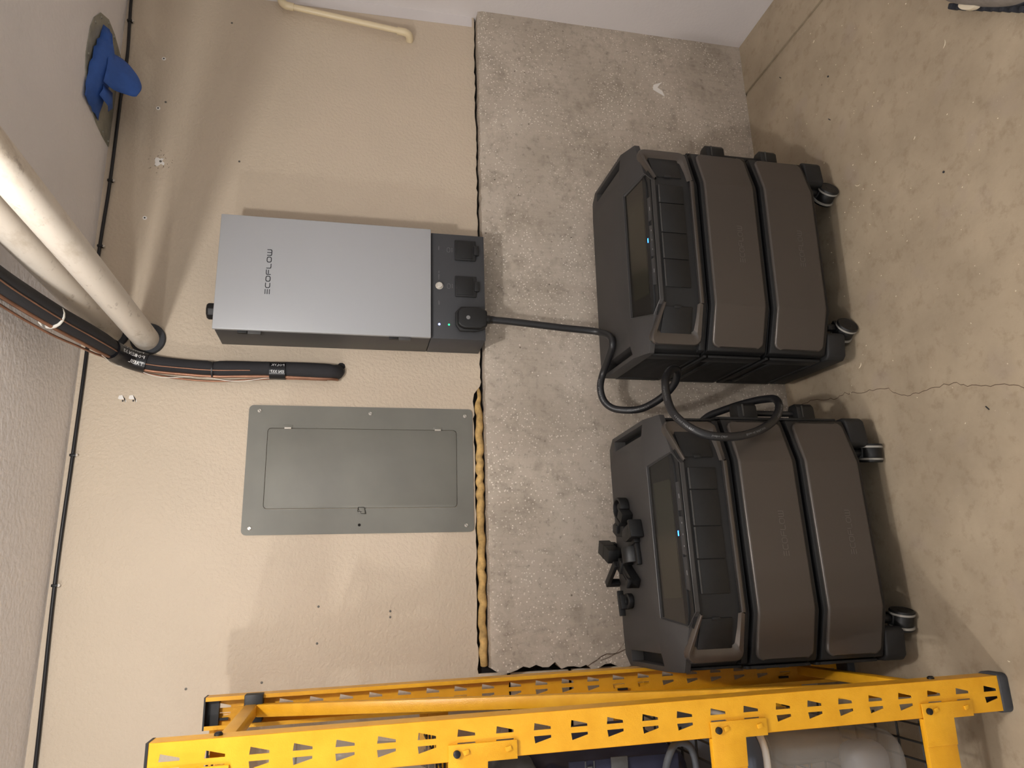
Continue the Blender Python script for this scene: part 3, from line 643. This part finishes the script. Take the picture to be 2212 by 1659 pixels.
def inverter():
    t = thing('inverter_unit', '', 'power station')
    Z0 = .5275
    O = (0, 0, Z0)
    MB(O).prism([(-.318, .40), (.318, .40), (.329, .365), (.329, .09), (.318, .072), (.19, .032), (-.19, .032), (-.318, .072), (-.329, .09), (-.329, .365)], Z0, .690).build('case', 'black_plastic', t, bevel=.004)
    # top shell with sloping front, two carry slots and a six-sided screen recess
    m = MB(O); zt = .727
    def sl(y): return .683+(y-.004)*(.727-.683)/(.17-.004)
    hexp = [(-.205, .140, sl(.140)), (.205, .140, sl(.140)), (.227, .034, .6915), (.190, .002, .683), (-.190, .002, .683), (-.227, .034, .6915)]
    top_mid = [(-.25, .408, zt), (.25, .408, zt), (.25, .1519, zt), (.2, .17, zt), (-.2, .17, zt), (-.25, .1519, zt)]
    m.add(top_mid, [tuple(range(6))])
    m.add([(-.2, .17, zt), (.2, .17, zt), hexp[1], hexp[0]], [(0, 1, 2, 3)])
    outer = {}
    for sg in (-1, 1):
        Q = [(sg*.25, .408, zt), (sg*.308, .404, zt), (sg*.337, .372, zt), (sg*.337, .120, zt), (sg*.25, .1519, zt)]
        Hh = [(sg*.294, .355, zt), (sg*.324, .355, zt), (sg*.324, .128, zt), (sg*.294, .142, zt)]
        m.add(Q+Hh, [(0, 1, 5), (1, 2, 6, 5), (2, 3, 7, 6), (3, 4, 8, 7), (4, 0, 5, 8)])
        lo = [(p[0], p[1], .6905) for p in Hh]; m.add(Hh+lo, [(i, (i+1) % 4, 4+(i+1) % 4, 4+i) for i in range(4)])
        cn = (sg*.337, .060, .704); ap = hexp[2] if sg > 0 else hexp[5]; ht = hexp[1] if sg > 0 else hexp[0]
        m.add([(sg*.337, .120, zt), cn, ap, ht, (sg*.2, .17, zt), (sg*.25, .1519, zt)], [(0, 1, 2, 3, 4, 5)])
        # skirt down the side and round the back
        S1 = [(sg*.250, .408), (sg*.308, .404), (sg*.337, .372), (sg*.337, .120)]
        m.grid([[(x_, y_, zt) for x_, y_ in S1], [(x_, y_, .688) for x_, y_ in S1]])
        m.add([(sg*.337, .120, zt), (sg*.337, .120, .688), (sg*.337, .060, .688), cn], [(0, 1, 2, 3)])
        m.add([cn, (sg*.337, .060, .688), (ap[0], ap[1], .676), ap], [(0, 1, 2, 3)])
        b_ = hexp[3] if sg > 0 else hexp[4]
        m.add([ap, (ap[0], ap[1], .676), (b_[0], b_[1], .672), b_], [(0, 1, 2, 3)])
    m.add([(-.25, .408, zt), (.25, .408, zt), (.25, .408, .53), (-.25, .408, .53)], [(0, 1, 2, 3)])
    b0, b1 = hexp[4], hexp[3]; m.add([b0, b1, (b1[0], b1[1], .672), (b0[0], b0[1], .672)], [(0, 1, 2, 3)])
    nrm = Vector((0, -(.727-.683), .166)).normalized()
    hin = [tuple(Vector(p)*.985+Vector((0, .0012, .0103))-nrm*.006) for p in hexp]
    m.add(hexp+hin, [(i, (i+1) % 6, 6+(i+1) % 6, 6+i) for i in range(6)])
    sh = m.build('top_shell', 'shell_grey', t, bevel=.0025, seg=2, smooth=30)
    # display glass, button strip
    def on_slope(x_, y_, d=0.0): return tuple(Vector((x_, y_, sl(y_)))-nrm*(.0058-d))
    g = [on_slope(-.203, .138), on_slope(.203, .138), on_slope(.2215, .0465), on_slope(-.2215, .0465)]
    dp = MB(O).add(g, [(0, 1, 2, 3)]).build('display', 'screen_glass', t)
    dg = [on_slope(-.155, .125, .0003), on_slope(.155, .125, .0003), on_slope(.155, .055, .0003), on_slope(-.155, .055, .0003)]
    MB(O).add(dg, [(0, 1, 2, 3)]).build('display_window', 'screen_off', dp)
    g = [on_slope(-.2215, .0465, -.001), on_slope(.2215, .0465, -.001), on_slope(.224, .034, -.001), on_slope(.188, .006, -.001), on_slope(-.188, .006, -.001), on_slope(-.224, .034, -.001)]
    bs = MB(O).add(g, [(0, 1, 2, 3, 4, 5)]).build('button_strip', 'black_plastic', t)
    for xa, xb, sk in ((.142, .066, .0), (.053, -.046, .006), (-.054, -.134, .008)):
        q = [on_slope(xa, .034, .0), on_slope(xb, .034, .0), on_slope(xb-sk, .012, .0), on_slope(xa-(sk if sk < .007 else 0), .012, .0)]
        q2 = [tuple(Vector(p)+nrm*.003) for p in q]
        m = MB(O); m.add(q+q2, [(4, 5, 6, 7)]+[(i, (i+1) % 4, 4+(i+1) % 4, 4+i) for i in range(4)]); bt = m.build('button', 'button_grey', bs, bevel=.001)
        m = MB(O); xm = (xa+xb)/2
        for i in range(3 if abs(xa-xb) > .09 else 1):
            xx = xm+(i-1)*.03 if abs(xa-xb) > .09 else xm
            m.obox(Vector(on_slope(xx, .023, .0033)), ((1, 0, 0), (0, 1, .26), nrm), (.006 if abs(xa-xb) < .09 else .002, .0012, .0003))
        m.build('button_mark', 'label_grey', bt, kind='stuff')
    m = MB(O); m.obox(Vector(on_slope(.008, .0395, .003)), ((1, 0, 0), (0, 1, .26), nrm), (.0068, .0017, .0012)); m.build('power_light', 'led_blue', bs)
    MB(O).tube([tuple(Vector(p)+nrm*.0003) for p in hexp], .0012, 6, closed=True).build('screen_rim_glint', 'seam_glint_grey', t)  # highlight on the recess edge, shaped as a thin grey tube
    # port panel following the folded front
    F = lambda s_, d, z: (fold(s_, d)[0], fold(s_, d)[1]+.010, z)
    ss = [-.30, -PB, PB, .30]
    m = MB(O); m.grid([[F(s_, 0, .684) for s_ in ss], [F(s_, 0, .556) for s_ in ss]]); m.grid([[F(s_, .02, .684) for s_ in ss], [F(s_, 0, .684) for s_ in ss]])
    m.build('port_panel', 'soft_black', t, smooth=20)
    for xa, xb in ((.178, .1195), (.1175, .0235), (.0215, -.0605), (-.0625, -.1485)):
        m = MB(O); m.box(xb, xa, .0062, .0102, .580, .658); cvr = m.build('port_shutter', 'black_plastic', t, bevel=.0012)
        m = MB(O); m.box(xb+.001, xa-.001, .0045, .0102, .657, .661); m.build('shutter_lip_glint', 'seam_glint_grey', cvr, bevel=.0008)  # ledge painted lighter than the shutter to hold its reflected light
    for sg in (-1, 1):
        q = []
        for s_, z in ((.207, .668), (.286, .675), (.292, .667), (.292, .588), (.284, .578), (.207, .580)):
            q.append((sg*s_, z))
        m = MB(O); n_ = len(q)
        m.add([F(a, -.004, z) for a, z in q]+[F(a, .001, z) for a, z in q], [tuple(range(n_))]+[(i, (i+1) % n_, n_+(i+1) % n_, n_+i) for i in range(n_)])
        pc = m.build('port_cover', 'black_plastic', t, bevel=.0012)
        m = MB(O); m.obox(F(sg*.208, -.0045, .626), ((CH.x*sg, CH.y, 0), (-CH.y*sg, CH.x, 0), (0, 0, 1)), (.004, .002, .011)); m.build('cover_tab', 'soft_black', pc, bevel=.001)
        # U-shaped metal bezel
        G = lambda s_, d, z: (fold(sg*s_, d)[0], fold(sg*s_, d)[1], z)
        om = [(.196, .672), (.298, .702), (.312, .701), (.320, .693), (.323, .684), (.323, .566), (.320, .556), (.311, .5475), (.30, .546), (.196, .546)]
        im = [(.198, .665), (.284, .688), (.290, .687), (.294, .683), (.295, .677), (.295, .574), (.293, .567), (.288, .5625), (.281, .561), (.196, .558)]
        bm_ = [(.203, .660), (.268, .677), (.271, .676), (.274, .673), (.2745, .669), (.2745, .586), (.273, .579), (.270, .5755), (.265, .574), (.205, .566)]
        m = MB(O)
        m.grid([[G(a, .024, z) for a, z in om], [G(a, .004, z) for a, z in om], [G(a+(.004 if a < .2 else -.004), .0, z+(-.003 if z > .62 else .003)) for a, z in om], [G(a, .0005, z) for a, z in im], [G(a, .016, z) for a, z in bm_]])
        m.build('bezel', 'bezel_metal', t, smooth=40)
    m = MB(O); m.box(-.197, .197, .0, .012, .546, .558); m.build('bezel_strip', 'bezel_metal', t, bevel=.002)
    m = MB(O); m.prism([(-.31, .09), (.31, .09), (.325, .078), (.322, .058), (.20, .020), (-.20, .020), (-.322, .058), (-.325, .078)], Z0, .546); m.build('lower_lip', 'soft_black', t, bevel=.003)
    for sg in (-1, 1):
        m = MB(O); m.box(*sorted((sg*.328, sg*.335)), .085, .125, .535, .685); m.box(*sorted((sg*.328, sg*.335)), .085, .385, .530, .540); m.box(*sorted((sg*.328, sg*.335)), .365, .388, .54, .685); m.build('side_frame', 'soft_black', t, bevel=.002)
        m = MB(O)
        for i in range(40):
            y = .128+i*.0059; m.box(*sorted((sg*.328, sg*.3335)), y, y+.003, .540, .683)
        m.build('vent_ribs', 'black_plastic', t, kind='stuff')
    return t
U = {1: (.95696, -.51241, -.03361), 2: (.09788, -.54109, .03317)}
def at(k_, x_, y_, z):
    a, b, r = U[k_]; c, s_ = math.cos(r), math.sin(r); return (a+c*x_-s_*y_, b+s_*x_+c*y_, z)
bat = battery(); inv = inverter()
STK = {1: 'right-hand stack', 2: 'left-hand stack beside the rack'}
first = [True, True]
for k_ in (1, 2):
    a, b, r = U[k_]
    wb_ = wheel_base([-1.0, -1.05, .2, 2.2] if k_ == 1 else [-.30, -.18, .4, 1.9])
    wb_.location = (a, b, 0); wb_.rotation_euler = (0, 0, r)
    tag(wb_, 'black castered base carrying the '+STK[k_], 'wheeled base', 'wheeled bases under the stacks')
    for j, zz in enumerate((.123, .327)):
        o = bat if (k_ == 1 and j == 0) else copy_tree(bat)
        o.location = (a, b, zz); o.rotation_euler = (0, 0, r)
        tag(o, ('lower' if j == 0 else 'upper')+' taupe-fronted battery module of the '+STK[k_], 'battery', 'stacked battery modules')
    o = inv if k_ == 1 else copy_tree(inv)
    o.location = (a, b, .5275); o.rotation_euler = (0, 0, r)
    tag(o, 'black power station with screen on top of the '+STK[k_], 'power station', 'power station units')
    # link cable on the right-hand side of the stack
    lk = thing('link_cable', 'short black battery link cable on the right side of the '+STK[k_], 'cable', (a, b, .20), r, 'battery link cables')
    O = (0, 0, .20); yy = .108
    for z0_, z1_ in ((.190, .248), (.380, .443)):
        m = MB(O); m.prism([(.3395, yy-.024), (.376, yy-.022), (.388, yy-.012), (.388, yy+.016), (.378, yy+.024), (.3395, yy+.026)], z0_, z1_); q = m.build('link_plug', 'black_plastic', lk, bevel=.003)
        m = MB(O); m.box(.345, .380, yy-.0255, yy-.022, z1_-.018, z1_-.014); m.build('plug_seam', 'seam_glint_grey', q)
    MB(O).tube(cr([(.362, yy+.006, .244), (.361, yy+.006, .28), (.361, yy+.006, .32), (.361, yy+.006, .36), (.362, yy+.006, .385)], 4), .0085, 12).build('cord', 'black_jacket', lk, smooth=80)
# ---------------------------------------------------------------- yellow steel rack
RX, RY = -.2555, -.75
rk = thing('storage_rack', 'yellow powder-coated steel storage rack with slotted posts standing left of the stacks', 'rack', (RX, RY, 0))
rk.rotation_euler = (0, -.0066, 0)
PW, PITCH, ZT = .076, .078, 1.885
def post(mirror):
    # slotted web in the xz plane at y=0, flanges to y=+d (front post) or -d (rear post)
    m = MB(); zs = [1.8655-PITCH*i for i in range(24)]
    hw = PW/2
    def half(sg, z0, z1, slot):
        # rectangle from the centre line to the edge, with one tapered slot
        a, b = 0.0, hw*sg
        R = [(a, z1), (b, z1), (b, z0), (a, z0)]
        if slot is None: m.add([(x_-hw, 0, z) for x_, z in R], [(0, 1, 2, 3)]); return
        zt, zb_ = slot; i0 = .0055*sg
        Hh = [(i0, zt), (.0190*sg, zt-.002), (.0105*sg, zb_), (i0, zb_)]
        pts = [(x_-hw, 0, z) for x_, z in R+Hh]
        m.add(pts, [(0, 1, 5, 4), (1, 2, 6, 5), (2, 3, 7, 6), (3, 0, 4, 7)])
    for sg in (-1, 1):
        half(sg, zs[0], ZT, None)
        for i, z in enumerate(zs):
            lo = zs[i+1] if i < 23 else .012
            half(sg, lo, z, (z-.001, z-.037))
    dd = .048*mirror
    for x_ in (0, -PW):
        s_ = -.003 if x_ == 0 else .003
        m.add([(x_, 0, .012), (x_, 0, ZT), (x_, dd, ZT), (x_, dd, .012)], [(0, 1, 2, 3)])
        m.add([(x_, dd, .012), (x_, dd, ZT), (x_+s_*3, dd, ZT), (x_+s_*3, dd, .012)], [(0, 1, 2, 3)])
    return m
fp_ = post(1).build('front_post', 'rack_yellow', rk, solid=.0018, flat=True)
rp = post(-1).build('rear_post', 'rack_yellow', rk, solid=.0018, flat=True); rp.location = (0, .605, 0)
for y0, y1, nm in ((-.006, .056, 'foot'), (.549, .611, 'foot')):
    MB().prism(rrect(-PW-.006, .006, y0, y1, .012, 3), 0, .026).build(nm, 'rubber_collar', rk, bevel=.003)
MB().box(-PW-.001, .001, -.002, .050, ZT-.002, ZT+.003).build('post_cap', 'black_plastic', rk)
m = MB(); m.box(-PW-.001, .001, .556, .606, ZT-.001, ZT+.003); m.box(-PW+.003, -.003, .585, .6035, ZT-.03, ZT); m.build('post_cap', 'black_plastic', rk)
# side braces
XB = -.036
MB().bar((XB, .560, 1.772), (-.030, .03, 1.768), .030, .030).build('side_brace', 'rack_yellow', rk, bevel=.003)
MB().bar((XB, .545, 1.755), (-.022, .035, .20), .026, .030, (1, 0, 0)).build('side_brace', 'rack_yellow', rk, bevel=.003)
MB().bar((XB, .56, .178), (-.022, .03, .188), .026, .034).build('side_brace', 'rack_yellow', rk, bevel=.003)
for z in (1.765,):
    MB().box(-.064, .003, .540, .575, z-.022, z+.024).build('brace_bracket', 'black_plastic', rk, bevel=.003)
for z in (1.768, .188):
    m = MB(); m.lathe((0, .024, z), (1, 0, 0), [(.008, 0), (.008, .004), (.005, .007)], 12); m.build('bolt', 'black_plastic', rk)
# beams, brackets and wire decks
BL = 1.15
for z0, z1, zl in ((1.803, 1.877, 1.742), (1.261, 1.337, 1.199), (.700, .777, .645), (.172, .251, .115)):
    for y, sg, nm in ((-.0045, 1, 'front_beam'), (.6095, -1, 'rear_beam')):
        m = MB()
        yb, yf = sorted((y, y+sg*.030))
        prof = [(y, z0), (y, z1), (y+sg*.014, z1), (y+sg*.014, z1-.022), (y+sg*.030, z1-.022), (y+sg*.030, z0)]
        m.prism(prof, -PW-BL, -PW-.002, 'yz')
        bmn = m.build(nm, 'rack_yellow', rk, bevel=.0015)
        m = MB(); ya, yb2 = sorted((y, y-sg*.0025))
        m.prism([(-.046, zl), (-.046, z1), (-PW-.06, z1), (-PW-.06, z0), (-PW-.004, z0-.002), (-PW-.004, zl)], ya, yb2, 'xz')
        m.box(-.048, -.0455, *sorted((y-sg*.0025, y+sg*.003)), zl, z1)
        br = m.build('beam_bracket', 'rack_yellow', bmn, bevel=.001)
        for zz in (z1-.035, zl+.018):
            m = MB(); m.obox((-.060, y-sg*.0035, zz), ((1, 0, .25), (0, 1, 0), (-.25, 0, 1)), (.0045, .002, .006)); m.build('rivet_tab', 'rack_yellow', bmn, bevel=.001)
        m = MB(); m.lathe((-.062, y-sg*.002, z1-.016), (0, -sg, 0), [(.0072, 0), (.0072, .006), (.005, .0075)], 14); m.build('lock_pin', 'black_plastic', bmn)
        if sg < 0:
            m = MB(); m.bar((-.058, .595, z1-.015), (-.058, .594, z1-.045), .006, .006, (1, 0, 0)); m.build('pin_tail', 'black_plastic', bmn)
    m = MB(); zd = z1-.012
    for i in range(29): x_ = -PW-.02-i*.039; m.tube([(x_, .012, zd), (x_, .594, zd)], .0027, 5)
    for i in range(8): y = .03+i*.0775; m.tube([(-PW-.012, y, zd-.004), (-PW-BL+.02, y, zd-.004)], .003, 5)
    m.build('wire_deck', 'black_plastic', rk)
# things on the shelves -------------------------------------------------
def tub(name, label, cx, cy_, z0, z1, hx, hy, lid, mats, group=None):
    t = thing(name, label, 'storage bin', (cx, cy_, z0), 0, group)
    rows = []
    for z, k_ in ((0, .86), (.01, .88), ((z1-z0)*.6, .95), (z1-z0-.02, .985), (z1-z0-.018, 1.0), (z1-z0, 1.0)):
        rows.append([(x_, y_, z) for x_, y_ in rrect(-hx*k_, hx*k_, -hy*k_, hy*k_, .055, 5)])
    m = MB(); m.grid(rows, True); n_ = len(rows[0]); m.f.append(tuple(range(n_))); m.build('tub', mats[0], t, smooth=50)
    ring = rrect(-hx*1.02, hx*1.02, -hy*1.02, hy*1.02, .06, 6)
    m = MB(); m.tube([(x_, y_, z1-z0) for x_, y_ in ring], .008, 8, closed=True); m.build('rim', 'bin_rim', t, smooth=80)
    if lid:
        m = MB(); m.prism(rrect(-hx*.98, hx*.98, -hy*.98, hy*.98, .055, 6), z1-z0-.004, z1-z0+.004); m.build('lid', 'bin_lid', t, bevel=.002)
        for sx, sy_ in ((.35, -1), (-.35, -1)):
            m = MB(); m.box(hx*sx-.03, hx*sx+.03, -hy*1.06, -hy*.98, z1-z0-.055, z1-z0+.008); m.build('latch', 'bin_rim', t, bevel=.004)
    return t
tub('storage_tub', 'clear plastic tub with grey-blue lid on the bottom rack shelf', -.63, -.455, .243, .625, .285, .245, True, ('bin_clear',))
def lump(name, label, cat, c, sz, mat, seed, n=14, e=.35, group=None):
    rnd = random.Random(seed); rows = []
    ph = [rnd.uniform(0, 6) for _ in range(6)]
    for i in range(n+1):
        t = math.pi*i/n; row = []
        for j in range(n*2):
            a = math.pi*j/n
            sgp = lambda v, p: math.copysign(abs(v)**p, v)
            w_ = 1+.06*math.sin(3*a+ph[0]+2*t)+.05*math.sin(5*a+ph[1])*math.sin(3*t+ph[2])
            row.append((c[0]+sz[0]*sgp(math.cos(a), e)*math.sin(t)**e*w_, c[1]+sz[1]*sgp(math.sin(a), e)*math.sin(t)**e*w_, c[2]+sz[2]*sgp(math.cos(t), e)))
        rows.append(row)
    o = MB(c).grid(rows, True).build(name, mat, smooth=70); o.location = c
    if label: tag(o, label, cat, group)
    return o
lump('folded_cloth', 'bluish folded cloth inside the clear tub on the bottom shelf', 'cloth', (-.66, -.53, .375), (.15, .11, .12), 'bin_blue', 3)
lump('round_jar', 'pale round jar inside the clear tub, low at its front corner', 'jar', (-.45, -.60, .305), (.045, .045, .055), 'strap_pale', 5, e=.75)
lump('tan_bundle', 'tan bundle at the right end inside the clear tub', 'bundle', (-.44, -.38, .355), (.04, .10, .10), 'bin_tan', 8)
# navy bag with zip and strap
bg = thing('duffel_bag', 'navy blue fabric bag with zip and grey strap on the middle rack shelf', 'bag', (-.60, -.50, .768))
lump('bag_body', '', '', (-.60, -.50, .945), (.225, .17, .175), 'navy_cloth', 11, e=.28).parent = bg
bg.children[0].location = (0, 0, .177)
O = (-.60, -.50, .768)
m = MB(O); m.box(-.80, -.376, -.677, -.667, .82, 1.07); m.build('front_pocket', 'navy_cloth', bg, bevel=.004)
m = MB(O)
for i in range(30): m.box(-.80+i*.014, -.794+i*.014, -.681, -.676, 1.020, 1.030)
m.box(-.80, -.378, -.679, -.6765, 1.014, 1.017); m.box(-.80, -.378, -.679, -.6765, 1.033, 1.036); m.build('zip', 'strap_grey', bg)
m = MB(O); m.box(-.81, -.373, -.683, -.6775, .94, .978); m.build('webbing', 'grey_cloth', bg, bevel=.002)
m = MB(O); m.tube(cr([(-.42, -.672, .85), (-.40, -.70, .862), (-.37, -.712, .856), (-.352, -.704, .835), (-.362, -.69, .80), (-.40, -.685, .785), (-.46, -.68, .785)], 5), .008, 8); m.build('strap_loop', 'strap_grey', bg, smooth=80)
lump('grey_pouch', 'dark grey cloth pouch between the navy bag and the shelf above', 'pouch', (-.57, -.50, 1.175), (.205, .15, .052), 'grey_cloth', 21, e=.3)
MB((-.62, -.24, .768)).box(-.80, -.42, -.31, -.175, .768, 1.17).build('carton', 'brown_card', bevel=.003); c_ = COL.objects['carton']; c_.location = (-.62, -.24, .768); tag(c_, 'brown cardboard carton behind the navy bag on the middle shelf', 'box')
lump('paper_bag', 'crumpled white bag on the upper rack shelf behind the front post', 'bag', (-.58, -.60, 1.435), (.20, .075, .104), 'bag_white', 31, e=.35)
tub('storage_tub', 'pale see-through tub without lid at the back of the upper rack shelf', -.59, -.36, 1.328, 1.66, .225, .145, False, ('bin_clear',))
# ---------------------------------------------------------------- black plastic clips lying on the left unit
ZC = .7275
def clip(name, label, mb, xy, rz, dz=0.0):
    o = mb.build(name, 'black_plastic', bevel=.0015); p = at(2, *xy, ZC+.0008+dz); o.location = p; o.rotation_euler = (0, 0, U[2][2]+rz); o.scale = (1.28, 1.28, 1.28)
    return tag(o, label, 'clip', 'plastic clips on the left unit')
def arcband(r, t, h, a0, a1, n=18):
    m = MB(); A = [math.radians(a0+(a1-a0)*i/n) for i in range(n+1)]
    ri = [(r*math.cos(a), r*math.sin(a)) for a in A]; ro = [((r+t)*math.cos(a), (r+t)*math.sin(a)) for a in A]
    m.grid([[(x_, y, 0) for x_, y in ri], [(x_, y, h) for x_, y in ri], [(x_, y, h) for x_, y in ro], [(x_, y, 0) for x_, y in ro], [(x_, y, 0) for x_, y in ri]])
    m.add([(*ri[0], 0), (*ri[0], h), (*ro[0], h), (*ro[0], 0), (*ri[-1], 0), (*ri[-1], h), (*ro[-1], h), (*ro[-1], 0)], [(0, 1, 2, 3), (4, 5, 6, 7)])
    return m
m = arcband(.020, .006, .022, -150, 120); m.box(-.030, -.006, .018, .030, 0, .024); m.box(-.045, -.018, -.012, .012, 0, .026); m.lathe((.004, -.002, 0), (0, 0, 1), [(.010, 0), (.010, .016), (.006, .018)], 14)
clip('cable_clip', 'open ring-shaped black clip, the one nearest the coiled cable', m, (.108, .305), .9)
m = MB(); m.prism([(-.034, -.012), (-.02, -.02), (.02, -.014), (.034, -.006), (.034, .010), (.010, .018), (-.03, .012)], 0, .012); m.box(-.012, .01, -.012, .008, .012, .02)
clip('flat_clip', 'flat tapered black clip under the ring-shaped one', m, (.050, .345), 1.35)
m = MB(); m.prism([(-.016, -.03), (.016, -.03), (.016, .012), (.012, .022), (.004, .028), (-.004, .028), (-.012, .022), (-.016, .012)], 0, .026); m.box(-.020, .020, -.036, -.026, 0, .030); m.box(-.024, -.012, -.01, .03, 0, .014)
clip('rounded_clip', 'tall black clip with a rounded end, nearest the screen', m, (.028, .232), .25)
m = MB(); m.box(-.036, .036, -.016, .016, .012, .040); m.box(-.030, -.014, -.014, .014, 0, .013); m.box(.014, .030, -.014, .014, 0, .013); m.box(-.0012, .0012, -.0168, .0168, .0115, .0408)
clip('block_clip', 'rectangular two-part black clip standing at the rear edge', m, (-.012, .388), 1.15)
m = MB(); A = [math.radians(180*i/12) for i in range(13)]
m.prism([(.024*math.cos(a), .030*math.sin(a)) for a in A]+[(-.018, 0), (-.014, .012), (0, .02), (.014, .012), (.018, 0)], -.018, .018, 'yz'); m.box(-.026, .026, -.036, -.022, 0, .010)
clip('saddle_clip', 'half-round black saddle clip in the middle of the pile', m, (-.032, .262), .12)
m = MB(); m.box(-.042, .042, -.011, .011, 0, .020); m.box(-.042, -.032, -.011, .011, .02, .03); m.box(.020, .042, -.015, .015, 0, .024)
clip('bar_clip', 'black bar-shaped clip crossing the pile at the screen side', m, (-.082, .285), .95)
m = MB(); m.box(-.040, .040, -.008, .008, .025, .034); m.box(.028, .040, -.008, .008, 0, .026); m.box(-.040, -.028, -.008, .008, 0, .026)
clip('bridge_clip', 'thin black bridge clip crossing the pile at the rear side', m, (-.080, .368), 2.15)
m = arcband(.009, .008, .012, -180, 180, 22); m.box(-.016, .016, .010, .028, 0, .022); m.box(-.030, .026, .018, .026, .010, .024)
clip('eyelet_clip', 'black clip with a round eyelet, the one nearest the yellow rack', m, (-.158, .318), .12)
# ---------------------------------------------------------------- shoe at the edge of the picture
sh_ = thing('shoe', 'grey shoe with dark lugged sole, cut off at the picture corner', 'shoe', (1.378, -1.138, 0), math.radians(226))
stad = []
for i in range(40):
    a = 2*math.pi*i/40; stad.append((math.copysign(abs(math.cos(a))**.7, math.cos(a))*.15, math.copysign(abs(math.sin(a))**.7, math.sin(a))*.048))
MB().prism(stad, .006, .03).build('sole', 'shoe_dark', sh_, bevel=.003)
for i in range(9):
    for sg in (-1, 1):
        x_ = -.12+i*.03; m = MB(); m.prism([(x_-.009, sg*.040), (x_+.009, sg*.040), (x_+.006, sg*.0545), (x_-.006, sg*.0545)][::sg], 0, .028); m.build('lug', 'shoe_dark', sh_, bevel=.003)
rows = []
for z, k_ in ((.03, .97), (.055, .95), (.075, .82), (.09, .6), (.096, .3)): rows.append([(x_*k_-(.03 if z > .08 else 0), y*k_, z) for x_, y in stad])
m = MB(); m.grid(rows, True); m.f.append(tuple(range(len(m.v)-40, len(m.v)))); m.build('upper', 'shoe_grey', sh_, smooth=70)
for sg in (-1, 1):
    m = MB(); m.prism([(-.035+.03*math.cos(2*math.pi*i/16), .046+.011*math.sin(2*math.pi*i/16)) for i in range(16)], .031, .050); o = m.build('side_patch', 'shoe_cream', sh_, bevel=.003); o.scale = (1, sg, 1)
# ---------------------------------------------------------------- litter on the floor
def litter(pts, tagit):
    m0 = MB()
    for i, (x_, y, L, lab) in enumerate(pts):
        a = random.uniform(0, 3.14); m = MB((x_, y, 0)) if tagit else m0
        q = [(x_+math.cos(a)*L*(t-.5)-math.sin(a)*L*.18*math.sin(t*3.1), y+math.sin(a)*L*(t-.5)+math.cos(a)*L*.18*math.sin(t*3.1), .0012) for t in (0, .33, .66, 1)]
        m.tube(q, [.0006, .0013, .0012, .0005], 6)
        if tagit:
            o = m.build('wood_splinter', 'splinter'); o.location = (x_, y, 0); tag(o, lab, 'splinter', 'pale splinters scattered on the floor')
    if not tagit: tag(m0.build('floor_dust', 'splinter', kind='stuff'), 'fine pale dust flecks scattered over the concrete floor', 'dust')
litter([(1.177, -.802, .010, 'short pale splinter in the middle of the open floor'), (1.197, -.647, .007, 'tiny pale splinter on open floor between two longer ones'),
 (1.171, -.559, .024, 'long curved pale splinter in front of the right-hand stack'), (1.115, -.622, .009, 'straight pale splinter just below the long curved one'),
 (1.618, -.274, .010, 'pale splinter beside the tip of the right stack shadow'), (1.365, -.956, .022, 'long thin pale splinter near the shoe'),
 (1.784, -.473, .010, 'pale chip near the groove along the right wall'), (.61, -.438, .020, 'pale splinter by the left wheel of the right-hand stack'),
 (.587, -.18, .006, 'pale speck on the floor between the two stacks'), (-.222, -.769, .007, 'pale splinter just right of the yellow rack foot')], True)
litter([(random.uniform(.3, 1.85), random.uniform(-1.1, -.3), random.uniform(.002, .005), '') for i in range(90)]+[(random.gauss(1.12, .05), random.gauss(-.53, .04), random.uniform(.002, .005), '') for i in range(14)], False)
for i, (x_, y, lab) in enumerate([(1.608, -.514, 'round dark crumb on the floor near the wall groove'), (1.024, -.873, 'round dark crumb on open floor in front of the right-hand stack'), (1.795, -.269, 'dark stick crumb close to the foot of the concrete wall'), (1.461, -.485, 'dark stick crumb right of the right-hand stack'), (.375, -.854, 'dark stick crumb beside the floor crack')]):
    m = MB((x_, y, 0))
    if i in (0, 1): m.ball((x_, y, .0025), .0035, 8, (1, 1, .7))
    else: m.bar((x_-.005, y-.004, .0012), (x_+.005, y+.004, .0012), .0022, .002)
    o = m.build('grit', 'grit_dark'); o.location = (x_, y, 0); tag(o, lab, 'crumb', 'dark crumbs scattered on the floor')
